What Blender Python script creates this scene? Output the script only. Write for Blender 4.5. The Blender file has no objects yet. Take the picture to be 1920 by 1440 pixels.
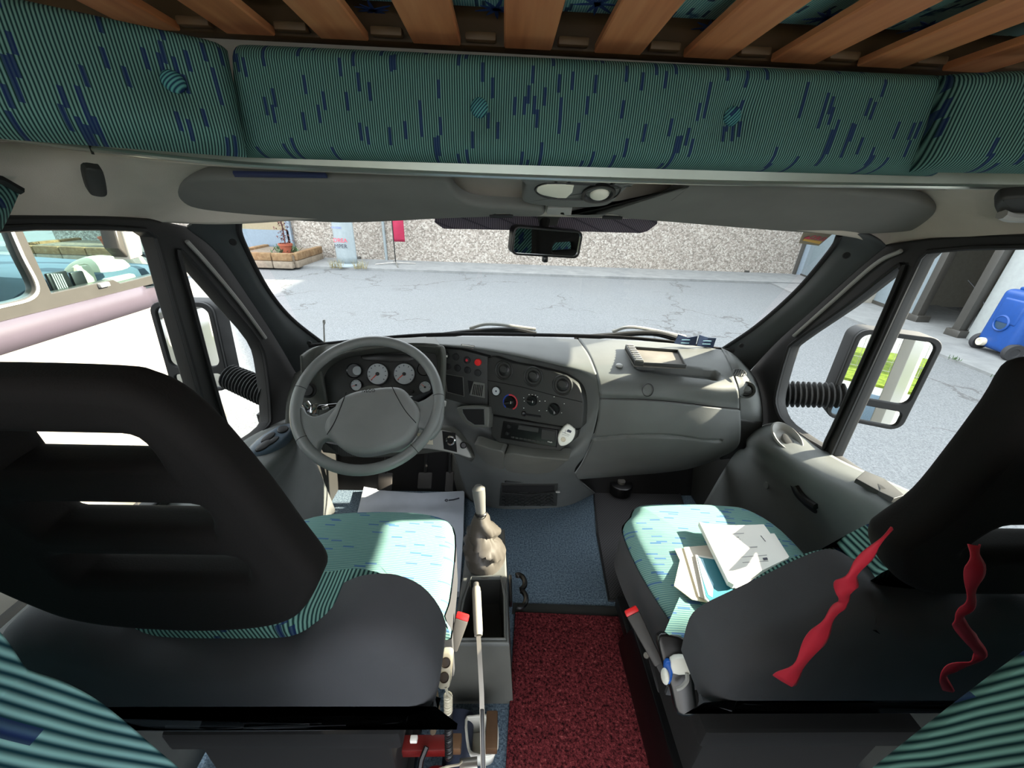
import bpy, bmesh, math, random
from mathutils import Vector, Matrix
random.seed(11)
SC = bpy.context.scene
COL = SC.collection
V = Vector

# ------------------------------------------------------------------ camera model
F = 721.0
CAM = V((0.0, 0.0, 1.30))
PITCH, ROLL, YAW = math.radians(26), math.radians(2.3), math.radians(2.0)

def ray(px, py):
    u, v = (px - 960) / F, (py - 720) / F
    c, s = math.cos(ROLL), math.sin(ROLL)
    u0, v0 = u * c + v * s, -u * s + v * c
    fw = math.cos(PITCH) - v0 * math.sin(PITCH)
    up = -(math.sin(PITCH) + v0 * math.cos(PITCH))
    return V((u0 * math.cos(YAW) + fw * math.sin(YAW), -u0 * math.sin(YAW) + fw * math.cos(YAW), up))
def AX(px, py, x): d = ray(px, py); return CAM + d * ((x - CAM.x) / d.x)
def AY(px, py, y): d = ray(px, py); return CAM + d * ((y - CAM.y) / d.y)
def AZ(px, py, z): d = ray(px, py); return CAM + d * ((z - CAM.z) / d.z)
class Plane:
    """a plane through three points; at(px,py) is the point of it seen there"""
    def __init__(self, a, b, c):
        self.o = V(a); self.n = (V(b) - V(a)).cross(V(c) - V(a)).normalized()
        if self.n.dot(CAM - self.o) < 0: self.n = -self.n
    def at(self, px, py, lift=0.0):
        d = ray(px, py); o = self.o + self.n * lift
        return CAM + d * ((o - CAM).dot(self.n) / d.dot(self.n))

# ------------------------------------------------------------------ materials
def lin(c):
    def f(v):
        v /= 255.0
        return v / 12.92 if v <= 0.04045 else ((v + 0.055) / 1.055) ** 2.4
    return (f(c[0]), f(c[1]), f(c[2]), 1.0)
class NT:
    def __init__(self, name):
        self.m = bpy.data.materials.new(name); self.m.use_nodes = True
        self.t = self.m.node_tree; self.b = self.t.nodes['Principled BSDF']; self.out = self.t.nodes['Material Output']
    def n(self, typ, **kw):
        nd = self.t.nodes.new(typ)
        for k, v in kw.items():
            if k.startswith('i_'):
                key = k[2:]; key = int(key) if key.isdigit() else key
                nd.inputs[key].default_value = v
            else: setattr(nd, k, v)
        return nd
    def l(self, a, b): self.t.links.new(a, b)
    def math(self, op, a, b=None, c=None):
        nd = self.n('ShaderNodeMath', operation=op)
        for i, x in enumerate((a, b, c)):
            if x is None: continue
            if isinstance(x, (int, float)): nd.inputs[i].default_value = x
            else: self.l(x, nd.inputs[i])
        return nd.outputs[0]
    def mix(self, fac, a, b, mode='MIX'):
        nd = self.n('ShaderNodeMix', data_type='RGBA', blend_type=mode)
        for i, x in ((0, fac), (6, a), (7, b)):
            if isinstance(x, (int, float)): nd.inputs[i].default_value = x
            elif isinstance(x, tuple): nd.inputs[i].default_value = x
            else: self.l(x, nd.inputs[i])
        return nd.outputs[2]
    def obj(self): return self.n('ShaderNodeTexCoord').outputs['Object']
    def dot(self, vec, d):
        nd = self.n('ShaderNodeVectorMath', operation='DOT_PRODUCT'); self.l(vec, nd.inputs[0]); nd.inputs[1].default_value = d
        return nd.outputs['Value']
    def noise(self, scale, detail=3, vec=None, rough=.5):
        nd = self.n('ShaderNodeTexNoise'); nd.inputs['Scale'].default_value = scale; nd.inputs['Detail'].default_value = detail
        nd.inputs['Roughness'].default_value = rough
        self.l(vec if vec is not None else self.obj(), nd.inputs['Vector']); return nd.outputs['Fac']
    def ramp(self, fac, stops):
        nd = self.n('ShaderNodeValToRGB'); el = nd.color_ramp.elements
        while len(el) < len(stops): el.new(.5)
        for e, (p, c) in zip(el, stops): e.position = p; e.color = c
        self.l(fac, nd.inputs[0]); return nd.outputs[0]
    def bump(self, h, strength=.3, dist=.002):
        nd = self.n('ShaderNodeBump'); nd.inputs['Strength'].default_value = strength; nd.inputs['Distance'].default_value = dist
        self.l(h, nd.inputs['Height']); self.l(nd.outputs[0], self.b.inputs['Normal'])
    def col(self, x):
        if isinstance(x, tuple): self.b.inputs['Base Color'].default_value = x
        else: self.l(x, self.b.inputs['Base Color'])

def mat(name, c, rough=.5, metal=0.0, var=0.06, grain=0, gscale=900, spec=None, coat=0):
    """one material: base colour with slight procedural variation and a fine grain bump"""
    t = NT(name); base = lin(c)
    if var:
        lo = tuple(x * (1 - var) for x in base[:3]) + (1,); hi = tuple(min(1, x * (1 + var)) for x in base[:3]) + (1,)
        t.col(t.ramp(t.noise(14, 4), [(.3, lo), (.7, hi)]))
    else: t.col(base)
    t.b.inputs['Roughness'].default_value = rough; t.b.inputs['Metallic'].default_value = metal
    if spec is not None: t.b.inputs['Specular IOR Level'].default_value = spec
    if coat: t.b.inputs['Coat Weight'].default_value = coat
    if grain: t.bump(t.noise(gscale, 2), grain, .001)
    return t.m

def fabric(name, across, along, light=(108, 146, 140), dark=(4, 34, 38), navy=(26, 40, 84), p=.0036, dash=.022, thr=.91, blot=False, dw=1.35):
    t = NT(name); o = t.obj()
    w = t.math('MULTIPLY', t.math('SUBTRACT', t.noise(9, 2), .5), .004)
    s = t.math('ADD', t.dot(o, across), w); a = t.dot(o, along)
    st = t.math('ADD', t.math('MULTIPLY', t.math('SINE', t.math('MULTIPLY', s, 2 * math.pi / p)), .5), .5)
    ci = t.math('FLOOR', t.math('DIVIDE', s, dw * p))
    wn = t.n('ShaderNodeTexWhiteNoise', noise_dimensions='1D'); t.l(ci, wn.inputs['W'])
    cell = t.math('FLOOR', t.math('ADD', t.math('DIVIDE', a, dash), t.math('MULTIPLY', wn.outputs['Value'], 9.0)))
    cmb = t.n('ShaderNodeCombineXYZ'); t.l(ci, cmb.inputs[0]); t.l(cell, cmb.inputs[1])
    wn2 = t.n('ShaderNodeTexWhiteNoise', noise_dimensions='2D'); t.l(cmb.outputs[0], wn2.inputs['Vector'])
    isn = t.math('GREATER_THAN', wn2.outputs['Value'], thr)
    shade = t.mix(t.math('MULTIPLY', t.noise(25, 3), .5), lin(light), lin((104, 150, 138)))
    col = t.mix(st, lin(dark), shade)
    col = t.mix(t.math('MULTIPLY', isn, .85), col, lin(navy))
    if blot:
        b = t.ramp(t.noise(13, 4, rough=.65), [(.60, (0, 0, 0, 1)), (.64, (1, 1, 1, 1))])
        col = t.mix(t.math('MULTIPLY', b, .8), col, lin((34, 74, 110)))
    t.col(col); t.b.inputs['Roughness'].default_value = .95; t.b.inputs['Specular IOR Level'].default_value = .15
    t.bump(st, .35, .0012)
    return t.m

def glass(name, tint=(245, 250, 250), refl=.06):
    t = NT(name); tr = t.n('ShaderNodeBsdfTransparent'); tr.inputs[0].default_value = lin(tint)
    gl = t.n('ShaderNodeBsdfGlossy'); gl.inputs['Roughness'].default_value = .02
    fr = t.n('ShaderNodeFresnel'); fr.inputs[0].default_value = 1.12
    mx = t.n('ShaderNodeMixShader'); t.l(t.math('MULTIPLY', fr.outputs[0], .8), mx.inputs[0]); t.l(tr.outputs[0], mx.inputs[1]); t.l(gl.outputs[0], mx.inputs[2])
    t.l(mx.outputs[0], t.out.inputs[0]); return t.m

def emis(name, c, s):
    t = NT(name); t.b.inputs['Emission Color'].default_value = lin(c); t.b.inputs['Emission Strength'].default_value = s; t.col(lin(c)); return t.m

# ------------------------------------------------------------------ mesh building
def cr(pts, n=6, closed=False):
    """Catmull-Rom through points"""
    pts = [V(p) for p in pts]; m = len(pts); out = []
    if m < 3 and not closed:
        return [pts[0].lerp(pts[-1], i / n) for i in range(n + 1)]
    rng = m if closed else m - 1
    for i in range(rng):
        p1, p2 = pts[i], pts[(i + 1) % m]
        p0 = pts[i - 1] if (closed or i > 0) else p1 * 2 - p2
        p3 = pts[(i + 2) % m] if (closed or i + 2 < m) else p2 * 2 - p1
        for k in range(n):
            t = k / n
            out.append(.5 * ((2 * p1) + (p2 - p0) * t + (2 * p0 - 5 * p1 + 4 * p2 - p3) * t * t + (3 * p1 - p0 - 3 * p2 + p3) * t ** 3))
    if not closed: out.append(pts[-1])
    return out

def newell(pts):
    n = V((0, 0, 0))
    for i, p in enumerate(pts):
        q = pts[(i + 1) % len(pts)]
        n += V(((p.y - q.y) * (p.z + q.z), (p.z - q.z) * (p.x + q.x), (p.x - q.x) * (p.y + q.y)))
    return n.normalized()

def frame_of(n, up=V((0, 0, 1))):
    """3x3 with columns right, up, normal for something that faces along n"""
    n = V(n).normalized(); r = V(up).cross(n)
    if r.length < 1e-4: r = V((1, 0, 0))
    r.normalize(); u = n.cross(r)
    return Matrix((r, u, n)).transposed()

class B:
    def __init__(self): self.bm = bmesh.new(); self.mi = 0
    def mat(self, i): self.mi = i; return self
    def _join(self, t):
        bmesh.ops.recalc_face_normals(t, faces=t.faces)
        for f in t.faces: f.material_index = self.mi
        me = bpy.data.meshes.new('tmp'); t.to_mesh(me); t.free()
        self.bm.from_mesh(me); bpy.data.meshes.remove(me); return self
    def box(self, c, s, rot=None, bevel=0.0, seg=2):
        t = bmesh.new(); bmesh.ops.create_cube(t, size=1)
        for v in t.verts: v.co = V((v.co.x * s[0], v.co.y * s[1], v.co.z * s[2]))
        if bevel: bmesh.ops.bevel(t, geom=list(t.edges), offset=bevel, segments=seg, profile=.5, affect='EDGES')
        for v in t.verts: v.co = (rot @ v.co if rot else v.co) + V(c)
        return self._join(t)
    def hexa(self, p, bevel=0.0, seg=2):
        t = bmesh.new(); vs = [t.verts.new(V(q)) for q in p]
        for f in ((0, 1, 2, 3), (4, 5, 6, 7), (0, 1, 5, 4), (1, 2, 6, 5), (2, 3, 7, 6), (3, 0, 4, 7)): t.faces.new([vs[i] for i in f])
        bmesh.ops.recalc_face_normals(t, faces=t.faces)
        if bevel: bmesh.ops.bevel(t, geom=list(t.edges), offset=bevel, segments=seg, profile=.5, affect='EDGES')
        return self._join(t)
    def prism(self, pts, depth, bevel=0.0, seg=3, n=None):
        """polygon pts (facing the viewer) given thickness behind it, front rim rounded"""
        pts = [V(p) for p in pts]; nn = newell(pts)
        if n is None:
            c = sum(pts, V((0, 0, 0))) / len(pts)
            n = nn if nn.dot(CAM - c) > 0 else -nn
        else: n = V(n).normalized()
        t = bmesh.new(); a = [t.verts.new(p) for p in pts]; b = [t.verts.new(p - n * depth) for p in pts]
        f1 = t.faces.new(a); t.faces.new(b[::-1]); m = len(a)
        for i in range(m): t.faces.new((a[i], b[i], b[(i + 1) % m], a[(i + 1) % m]))
        bmesh.ops.recalc_face_normals(t, faces=t.faces)
        if bevel: bmesh.ops.bevel(t, geom=list(f1.edges), offset=bevel, segments=seg, profile=.5, affect='EDGES')
        return self._join(t)
    def pad(self, pts, depth, rad, n, seg=6):
        """upholstered slab: outline pts is the widest section, the front face swells out of it and the back is flat"""
        pts = [V(p) for p in pts]; m = len(pts); n = V(n).normalized(); c = sum(pts, V((0, 0, 0))) / m; nn = newell(pts); s = 1 if nn.dot(n) > 0 else -1
        inw = []
        for i in range(m):
            e = (pts[(i + 1) % m] - pts[i - 1]).normalized(); inw.append(n.cross(e) * s)
        rows = [[p - n * depth for p in pts]]
        for k in range(seg + 1):
            a = math.pi / 2 * k / seg; rows.append([p + w_ * (rad * (1 - math.cos(a))) - n * (rad * (1 - math.sin(a))) for p, w_ in zip(pts, inw)])
        t = bmesh.new(); vs = [[t.verts.new(p) for p in r] for r in rows]
        for i in range(len(vs) - 1):
            for j in range(m): t.faces.new((vs[i][j], vs[i][(j + 1) % m], vs[i + 1][(j + 1) % m], vs[i + 1][j]))
        t.faces.new(vs[0]); t.faces.new(vs[-1]); return self._join(t)
    def cyl(self, p0, p1, r0, r1=None, n=24, bevel=0.0):
        p0, p1 = V(p0), V(p1); r1 = r0 if r1 is None else r1
        R = frame_of(p1 - p0, V((0, 0, 1)) if abs((p1 - p0).normalized().z) < .95 else V((0, 1, 0)))
        t = bmesh.new(); ra, rb = [], []
        for i in range(n):
            a = 2 * math.pi * i / n; d = R @ V((math.cos(a), math.sin(a), 0))
            ra.append(t.verts.new(p0 + d * r0)); rb.append(t.verts.new(p1 + d * r1))
        for i in range(n): t.faces.new((ra[i], ra[(i + 1) % n], rb[(i + 1) % n], rb[i]))
        fa = t.faces.new(ra[::-1]); fb = t.faces.new(rb)
        if bevel: bmesh.ops.bevel(t, geom=list(fb.edges), offset=bevel, segments=2, profile=.5, affect='EDGES')
        return self._join(t)
    def tube(self, pts, r, n=10, closed=False, flat=None):
        """round (or flattened: flat=(side vector, factor)) tube along points; r number or list"""
        pts = [V(p) for p in pts]; m = len(pts); t = bmesh.new(); rings = []
        prev = None
        for i, p in enumerate(pts):
            d = (pts[(i + 1) % m] - pts[i - 1]) if closed else (pts[min(i + 1, m - 1)] - pts[max(i - 1, 0)])
            d.normalize()
            if prev is None:
                x = d.orthogonal().normalized()
            else:
                x = (prev - d * prev.dot(d)).normalized()
            prev = x; y = d.cross(x); rr = r[i] if isinstance(r, (list, tuple)) else r
            rings.append([t.verts.new(p + (x * math.cos(2 * math.pi * k / n) + y * math.sin(2 * math.pi * k / n)) * rr) for k in range(n)])
        for i in range(m if closed else m - 1):
            A, Bq = rings[i], rings[(i + 1) % m]; off = 0
            if closed and i == m - 1:
                off = min(range(n), key=lambda o: (A[0].co - Bq[o].co).length)
            for k in range(n): t.faces.new((A[k], A[(k + 1) % n], Bq[(k + 1 + off) % n], Bq[(k + off) % n]))
        if not closed:
            t.faces.new(rings[0][::-1]); t.faces.new(rings[-1])
        return self._join(t)
    def sweep(self, path, sect, up=V((0, 0, 1)), closed=False):
        """section points (side, up) carried along a path"""
        path = [V(p) for p in path]; m = len(path); t = bmesh.new(); rings = []
        for i, p in enumerate(path):
            d = (path[(i + 1) % m] - path[i - 1]) if closed else (path[min(i + 1, m - 1)] - path[max(i - 1, 0)])
            d.normalize(); s = d.cross(up).normalized(); u = s.cross(d)
            rings.append([t.verts.new(p + s * a + u * b) for a, b in sect])
        k = len(sect)
        for i in range(m if closed else m - 1):
            A, Q = rings[i], rings[(i + 1) % m]
            for j in range(k): t.faces.new((A[j], A[(j + 1) % k], Q[(j + 1) % k], Q[j]))
        if not closed: t.faces.new(rings[0][::-1]); t.faces.new(rings[-1])
        return self._join(t)
    def lathe(self, prof, o, axis, n=32, up=V((0, 0, 1)), a0=0, a1=2 * math.pi):
        """profile of (radius, height along axis)"""
        R = frame_of(axis, up); o = V(o); t = bmesh.new(); rings = []
        full = abs(a1 - a0 - 2 * math.pi) < 1e-6
        k = n if full else n + 1
        for i in range(k):
            a = a0 + (a1 - a0) * i / n
            rings.append([t.verts.new(o + R @ V((r * math.cos(a), r * math.sin(a), h))) for r, h in prof])
        for i in range(n):
            A, Q = rings[i], rings[(i + 1) % k]
            for j in range(len(prof) - 1):
                t.faces.new((A[j], A[j + 1], Q[j + 1], Q[j]))
        bmesh.ops.remove_doubles(t, verts=t.verts, dist=1e-6)
        return self._join(t)
    def ell(self, c, r, rot=None, u=20, v=12):
        t = bmesh.new(); bmesh.ops.create_uvsphere(t, u_segments=u, v_segments=v, radius=1)
        for w in t.verts:
            q = V((w.co.x * r[0], w.co.y * r[1], w.co.z * r[2])); w.co = (rot @ q if rot else q) + V(c)
        return self._join(t)
    def grid(self, rows, cu=False, cv=False):
        t = bmesh.new(); vs = [[t.verts.new(p) for p in r] for r in rows]; a, b = len(vs), len(vs[0])
        for i in range(a if cv else a - 1):
            for j in range(b if cu else b - 1):
                t.faces.new((vs[i][j], vs[i][(j + 1) % b], vs[(i + 1) % a][(j + 1) % b], vs[(i + 1) % a][j]))
        return self._join(t)
    def done(self, name, mats, parent=None, smooth=35, solid=0, off=0, sub=0, bev=0):
        me = bpy.data.meshes.new(name); self.bm.to_mesh(me); self.bm.free()
        return mk(name, me, mats, parent, smooth, solid, off, sub, bev)

def mk(name, me, mats, parent=None, smooth=35, solid=0, off=0, sub=0, bev=0):
    for m in (mats if isinstance(mats, (list, tuple)) else [mats]): me.materials.append(m)
    if smooth:
        me.polygons.foreach_set('use_smooth', [True] * len(me.polygons))
        me.set_sharp_from_angle(angle=math.radians(smooth))
    o = bpy.data.objects.new(name, me); COL.objects.link(o)
    if solid:
        md = o.modifiers.new('thickness', 'SOLIDIFY'); md.thickness = solid; md.offset = off
    if bev:
        md = o.modifiers.new('round', 'BEVEL'); md.width = bev; md.segments = 3; md.limit_method = 'ANGLE'
    if sub:
        md = o.modifiers.new('subd', 'SUBSURF'); md.levels = sub; md.render_levels = sub
    if parent is not None: adopt(o, parent)
    return o

def adopt(o, p):
    o.parent = p; o.matrix_parent_inverse = Matrix.Translation(p.location).inverted() if p.type == 'EMPTY' else Matrix.Identity(4)

def surf(rows, nu=8, nv=8, f=None):
    """dense smooth grid through rows of points; f displaces each point"""
    R = [cr(r, nu) for r in rows]
    cols = [cr([r[j] for r in R], nv) for j in range(len(R[0]))]
    out = [[cols[j][i] for j in range(len(cols))] for i in range(len(cols[0]))]
    if f: out = [[f(p) for p in r] for r in out]
    return out
def surface(name, rows, m, parent=None, nu=8, nv=8, solid=.006, f=None, smooth=50):
    b = B(); b.grid(surf(rows, nu, nv, f))
    # make the visible side the front so the thickness grows away from the eye
    b.bm.faces.ensure_lookup_table(); b.bm.normal_update()
    fc = b.bm.faces[len(b.bm.faces) // 2]
    if fc.normal.dot(CAM - fc.calc_center_median()) < 0: bmesh.ops.reverse_faces(b.bm, faces=b.bm.faces)
    return b.done(name, m, parent, smooth, solid=solid, off=-1)

def holed(name, outer, holes, m, thick, bevel, parent=None, n=None, smooth=40, seg=3):
    """flat plate with openings: outline and holes are 3D points in one plane, front face where they lie"""
    o = sum(outer, V((0, 0, 0))) / len(outer); nn = newell(outer)
    if n is None: n = nn if nn.dot(CAM - o) > 0 else -nn
    R = frame_of(n, V((0, 0, 1)) if abs(n.z) < .9 else V((0, 1, 0))); Ri = R.transposed()
    cu = bpy.data.curves.new('t', 'CURVE'); cu.dimensions = '2D'; cu.fill_mode = 'BOTH'
    cu.extrude = max(thick / 2 - bevel, .0001); cu.bevel_depth = bevel; cu.bevel_resolution = seg; cu.offset = -bevel
    for poly in [outer] + list(holes):
        q = [Ri @ (V(p) - o) for p in poly]; sp = cu.splines.new('POLY'); sp.points.add(len(q) - 1)
        for s, p in zip(sp.points, q): s.co = (p.x, p.y, 0, 1)
        sp.use_cyclic_u = True
    ob = bpy.data.objects.new('t', cu); COL.objects.link(ob); dg = bpy.context.evaluated_depsgraph_get()
    me = bpy.data.meshes.new_from_object(ob.evaluated_get(dg)); bpy.data.objects.remove(ob); bpy.data.curves.remove(cu)
    M = R.to_4x4(); M.translation = o - n * (thick / 2); me.transform(M); me.name = name; me.materials.clear()
    return mk(name, me, m, parent, smooth)

def text(name, s, P, n, size, m, parent=None, right=None, ext=.0004, align='CENTER', mirror=False, flat=False):
    """lettering lying on a surface at P that faces along n"""
    cu = bpy.data.curves.new('t', 'FONT'); cu.body = s; cu.size = size; cu.extrude = ext; cu.align_x = align; cu.align_y = 'CENTER'
    ob = bpy.data.objects.new('t', cu); COL.objects.link(ob); dg = bpy.context.evaluated_depsgraph_get()
    me = bpy.data.meshes.new_from_object(ob.evaluated_get(dg)); bpy.data.objects.remove(ob); bpy.data.curves.remove(cu)
    n = V(n).normalized()
    if right is None: R = frame_of(n)
    else:
        r = V(right); r = (r - n * r.dot(n)).normalized(); R = Matrix((r, n.cross(r), n)).transposed()
    if mirror: R = R @ Matrix(((-1, 0, 0), (0, 1, 0), (0, 0, 1)))
    M = R.to_4x4(); M.translation = V(P); me.transform(M); me.materials.clear()
    return mk(name, me, m, parent, 0)

def empty(name, loc, label, cat, group=None):
    o = bpy.data.objects.new(name, None); o.empty_display_size = .05; COL.objects.link(o); o.location = loc
    tag(o, label, cat, group); return o
def tag(o, label=None, cat=None, group=None, kind=None):
    if label: o['label'] = label
    if cat: o['category'] = cat
    if group: o['group'] = group
    if kind: o['kind'] = kind
    return o
def struct(o, label=None): o['kind'] = 'structure'; return tag(o, label)
def copy_thing(o, delta, rot=None, label=None):
    c = o.copy(); COL.objects.link(c); c.location = o.location + V(delta)
    if label: c['label'] = label
    for ch in [k for k in bpy.data.objects if k.parent is o]:
        d = ch.copy(); COL.objects.link(d); d.parent = c; d.matrix_parent_inverse = ch.matrix_parent_inverse.copy()
        for g in [k for k in bpy.data.objects if k.parent is ch]:
            e = g.copy(); COL.objects.link(e); e.parent = d; e.matrix_parent_inverse = g.matrix_parent_inverse.copy()
    return c
def capsule(c, hw, hh, r, u, v, n=6):
    """rounded rectangle around c, half sizes hw, hh along unit vectors u, v"""
    out = []
    for sx, sy, a0 in ((1, 1, 0), (-1, 1, 90), (-1, -1, 180), (1, -1, 270)):
        for k in range(n + 1):
            a = math.radians(a0 + 90 * k / n)
            out.append(V(c) + V(u) * (sx * (hw - r) + r * math.cos(a)) + V(v) * (sy * (hh - r) + r * math.sin(a)))
    return out
def circle(c, r, u, v, n=28, ry=None):
    ry = r if ry is None else ry
    return [V(c) + V(u) * (r * math.cos(2 * math.pi * k / n)) + V(v) * (ry * math.sin(2 * math.pi * k / n)) for k in range(n)]
# ------------------------------------------------------------------ palette
M = {}
M['dash'] = mat('dash_plastic', (92, 95, 93), .62, grain=.25)
M['dash_lower'] = mat('dash_lower_plastic', (84, 85, 80), .6, grain=.25)
M['panel'] = mat('panel_plastic', (40, 41, 39), .6, grain=.15)
M['black'] = mat('black_plastic', (18, 18, 19), .45, grain=.1)
M['matt_black'] = mat('matt_black', (10, 10, 11), .9)
M['gloss_black'] = mat('gloss_black', (9, 9, 10), .3)
M['rubber'] = mat('rubber', (20, 21, 22), .7)
M['seal'] = mat('rubber_seal', (14, 14, 15), .65)
M['pillar'] = mat('pillar_plastic', (58, 62, 63), .6, grain=.2)
M['door'] = mat('door_plastic', (100, 104, 102), .6, grain=.25)
M['door_frame'] = mat('door_frame', (24, 24, 23), .6)
M['headliner'] = mat('headliner', (178, 171, 160), .95, grain=.3, gscale=500)
M['visor'] = mat('visor', (104, 104, 100), .9, grain=.2, gscale=600)
M['console'] = mat('overhead_plastic', (96, 98, 96), .6)
M['wheel'] = mat('wheel_leather', (122, 125, 124), .42, grain=.2, gscale=700)
M['hub'] = mat('hub_plastic', (126, 128, 127), .55, grain=.25)
M['cover'] = mat('seat_cover', (62, 63, 66), .95, grain=.3, gscale=1200)
M['rest'] = mat('headrest_foam', (22, 20, 19), .85, grain=.3, gscale=500, spec=.2)
M['white'] = mat('white_plastic', (226, 226, 216), .45)
M['cream'] = mat('cream_plastic', (196, 188, 166), .5)
M['grey_light'] = mat('grey_plastic', (150, 150, 146), .5)
M['red'] = mat('red_plastic', (215, 30, 32), .4)
M['red_paint'] = mat('red_paint', (96, 18, 16), .4)
M['ribbon'] = mat('red_ribbon', (178, 26, 48), .7, var=.15)
M['steel'] = mat('steel', (165, 162, 155), .35, metal=.85)
M['chrome'] = mat('chrome', (200, 200, 200), .12, metal=1)
M['mirror'] = mat('mirror_glass', (225, 228, 228), .01, metal=1, var=0)
M['paper'] = mat('paper', (232, 230, 222), .85, var=.02)
M['envelope'] = mat('envelope', (236, 224, 192), .85, var=.02)
M['ink'] = mat('ink', (60, 62, 74), .8, var=0)
M['grey_ink'] = mat('grey_ink', (168, 166, 164), .8, var=0)
M['blue_print'] = mat('blue_print', (84, 170, 196), .5)
M['pale_print'] = mat('pale_print', (172, 216, 232), .5)
M['teal_print'] = mat('teal_print', (48, 124, 138), .5)
M['navy_card'] = mat('navy_card', (16, 40, 74), .5)
M['blue'] = mat('blue_plastic', (30, 96, 190), .4)
M['blue_tank'] = mat('tank_plastic', (22, 102, 206), .45)
M['dial'] = mat('dial_face', (176, 182, 184), .5, var=.02)
M['orange'] = mat('needle', (228, 78, 52), .5, var=0)
M['alu'] = mat('aluminium', (190, 196, 188), .28, metal=.9)
M['lens'] = mat('lamp_lens', (224, 222, 206), .3)
M['white_text'] = mat('white_text', (220, 220, 215), .6, var=0)
M['red_text'] = mat('red_text', (212, 60, 84), .6, var=0)
M['dark_text'] = mat('dark_text', (52, 54, 66), .6, var=0)
M['blue_text'] = mat('blue_text', (96, 110, 176), .6, var=0)
M['heat_red'] = mat('heat_red', (190, 44, 58), .5, var=0)
M['heat_blue'] = mat('heat_blue', (40, 70, 160), .5, var=0)
M['terracotta'] = mat('terracotta', (214, 112, 78), .8)
M['leaf_red'] = mat('leaf_red', (146, 92, 88), .8, var=.3)
M['leaf'] = mat('leaf', (110, 140, 96), .8, var=.3)
M['straw'] = mat('straw', (206, 192, 138), .9, var=.2)
M['flag'] = mat('flag', (226, 44, 96), .8)
M['banner'] = mat('banner', (206, 220, 224), .5)
M['caravan'] = mat('caravan_white', (236, 230, 216), .35, var=.02)
M['mauve'] = mat('mauve_stripe', (176, 160, 178), .35, var=.03)
M['charcoal'] = mat('charcoal_gloss', (62, 60, 56), .35)
M['door_blue'] = mat('steel_door', (176, 196, 214), .5)
M['shutter'] = mat('shutter', (186, 202, 210), .6)
M['sticker'] = mat('sticker', (240, 214, 180), .6, var=0)
M['sticker_yellow'] = mat('sticker_yellow', (232, 176, 80), .6, var=0)
M['tyre'] = mat('tyre', (40, 40, 42), .8)
M['glass'] = glass('window_glass')
M['rv_glass'] = glass('caravan_glass', (206, 226, 224))

M['fab_front'] = fabric('fabric_alcove', (1, 0, 0), (0, .25, .97))
M['fab_mattress'] = fabric('fabric_mattress', (1, 0, 0), (0, 1, 0), light=(205, 240, 228), dark=(90, 150, 150), blot=True)
M['fab_seat'] = fabric('fabric_seat', (.06, 1, .4), (1, 0, 0), light=(138, 170, 160), dark=(84, 126, 130), navy=(70, 104, 150), p=.0046, dash=.026, thr=.93, dw=.9)
M['fab_band'] = fabric('fabric_band', (.97, 0, .22), (-.2, 0, 1), light=(124, 168, 158), p=.0062, dash=.02)
M['fab_fg_left'] = fabric('fabric_corner_left', (.24, .93, .27), (.78, 0, -.62), light=(136, 182, 184), dark=(10, 48, 58), p=.0056, dash=.035)
M['fab_fg_right'] = fabric('fabric_corner_right', (-.24, .93, .27), (.78, 0, .62), light=(102, 142, 134), p=.0046, dash=.035)
M['fab_curtain'] = fabric('fabric_curtain', (.2, 1, .2), (0, 0, 1), p=.008, dash=.05)

def wood():
    t = NT('beech_slat'); o = t.obj()
    mp = t.n('ShaderNodeMapping'); mp.inputs['Scale'].default_value = (34, 2.2, 30); t.l(o, mp.inputs['Vector'])
    g = t.noise(1.6, 5, mp.outputs[0])
    t.col(t.ramp(g, [(.25, lin((190, 112, 70))), (.5, lin((214, 136, 90))), (.75, lin((228, 156, 108)))]))
    t.b.inputs['Roughness'].default_value = .45; return t.m
M['wood'] = wood()
M['wood_dark'] = mat('brown_block', (92, 66, 42), .6, var=.25)

def carpet(name, c1, c2, scale, hi=None):
    t = NT(name); n1 = t.noise(scale, 3, rough=.8)
    st = [(.36, lin(c1)), (.62, lin(c2))]
    if hi: st.append((.78, lin(hi)))
    t.col(t.ramp(n1, st)); t.b.inputs['Roughness'].default_value = 1; t.b.inputs['Specular IOR Level'].default_value = .05
    t.bump(n1, .8, .004); return t.m
M['carpet'] = carpet('blue_carpet', (58, 73, 88), (112, 130, 142), 170, (150, 166, 178))
M['doormat'] = carpet('red_doormat', (30, 12, 15), (118, 50, 54), 130, (190, 120, 114))

def rubber_grid():
    t = NT('rubber_grid'); o = t.obj(); s = 2 * math.pi / .0115
    a = t.math('SINE', t.math('MULTIPLY', t.dot(o, (1, 0, 0)), s)); b = t.math('SINE', t.math('MULTIPLY', t.dot(o, (0, 1, 0)), s))
    h = t.math('GREATER_THAN', t.math('MULTIPLY', a, b), .22)
    t.col(t.mix(h, lin((52, 52, 54)), lin((10, 10, 11)))); t.b.inputs['Roughness'].default_value = .7; t.bump(h, -.4, .003); return t.m
M['rubber_grid'] = rubber_grid()

def pebble():
    t = NT('pebble_dash'); v = t.n('ShaderNodeTexVoronoi'); v.inputs['Scale'].default_value = 24; t.l(t.obj(), v.inputs['Vector'])
    sep = t.n('ShaderNodeSeparateColor'); t.l(v.outputs['Color'], sep.inputs[0])
    c = t.ramp(sep.outputs[0], [(0, lin((150, 140, 130))), (.35, lin((186, 174, 162))), (.7, lin((206, 196, 184))), (1, lin((232, 224, 212)))])
    d = t.ramp(v.outputs['Distance'], [(.35, (1, 1, 1, 1)), (.8, (.72, .72, .72, 1))])
    t.col(t.mix(1.0, c, d, 'MULTIPLY')); t.b.inputs['Roughness'].default_value = .9; t.bump(v.outputs['Distance'], -.4, .01); return t.m
M['pebble'] = pebble()

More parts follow.
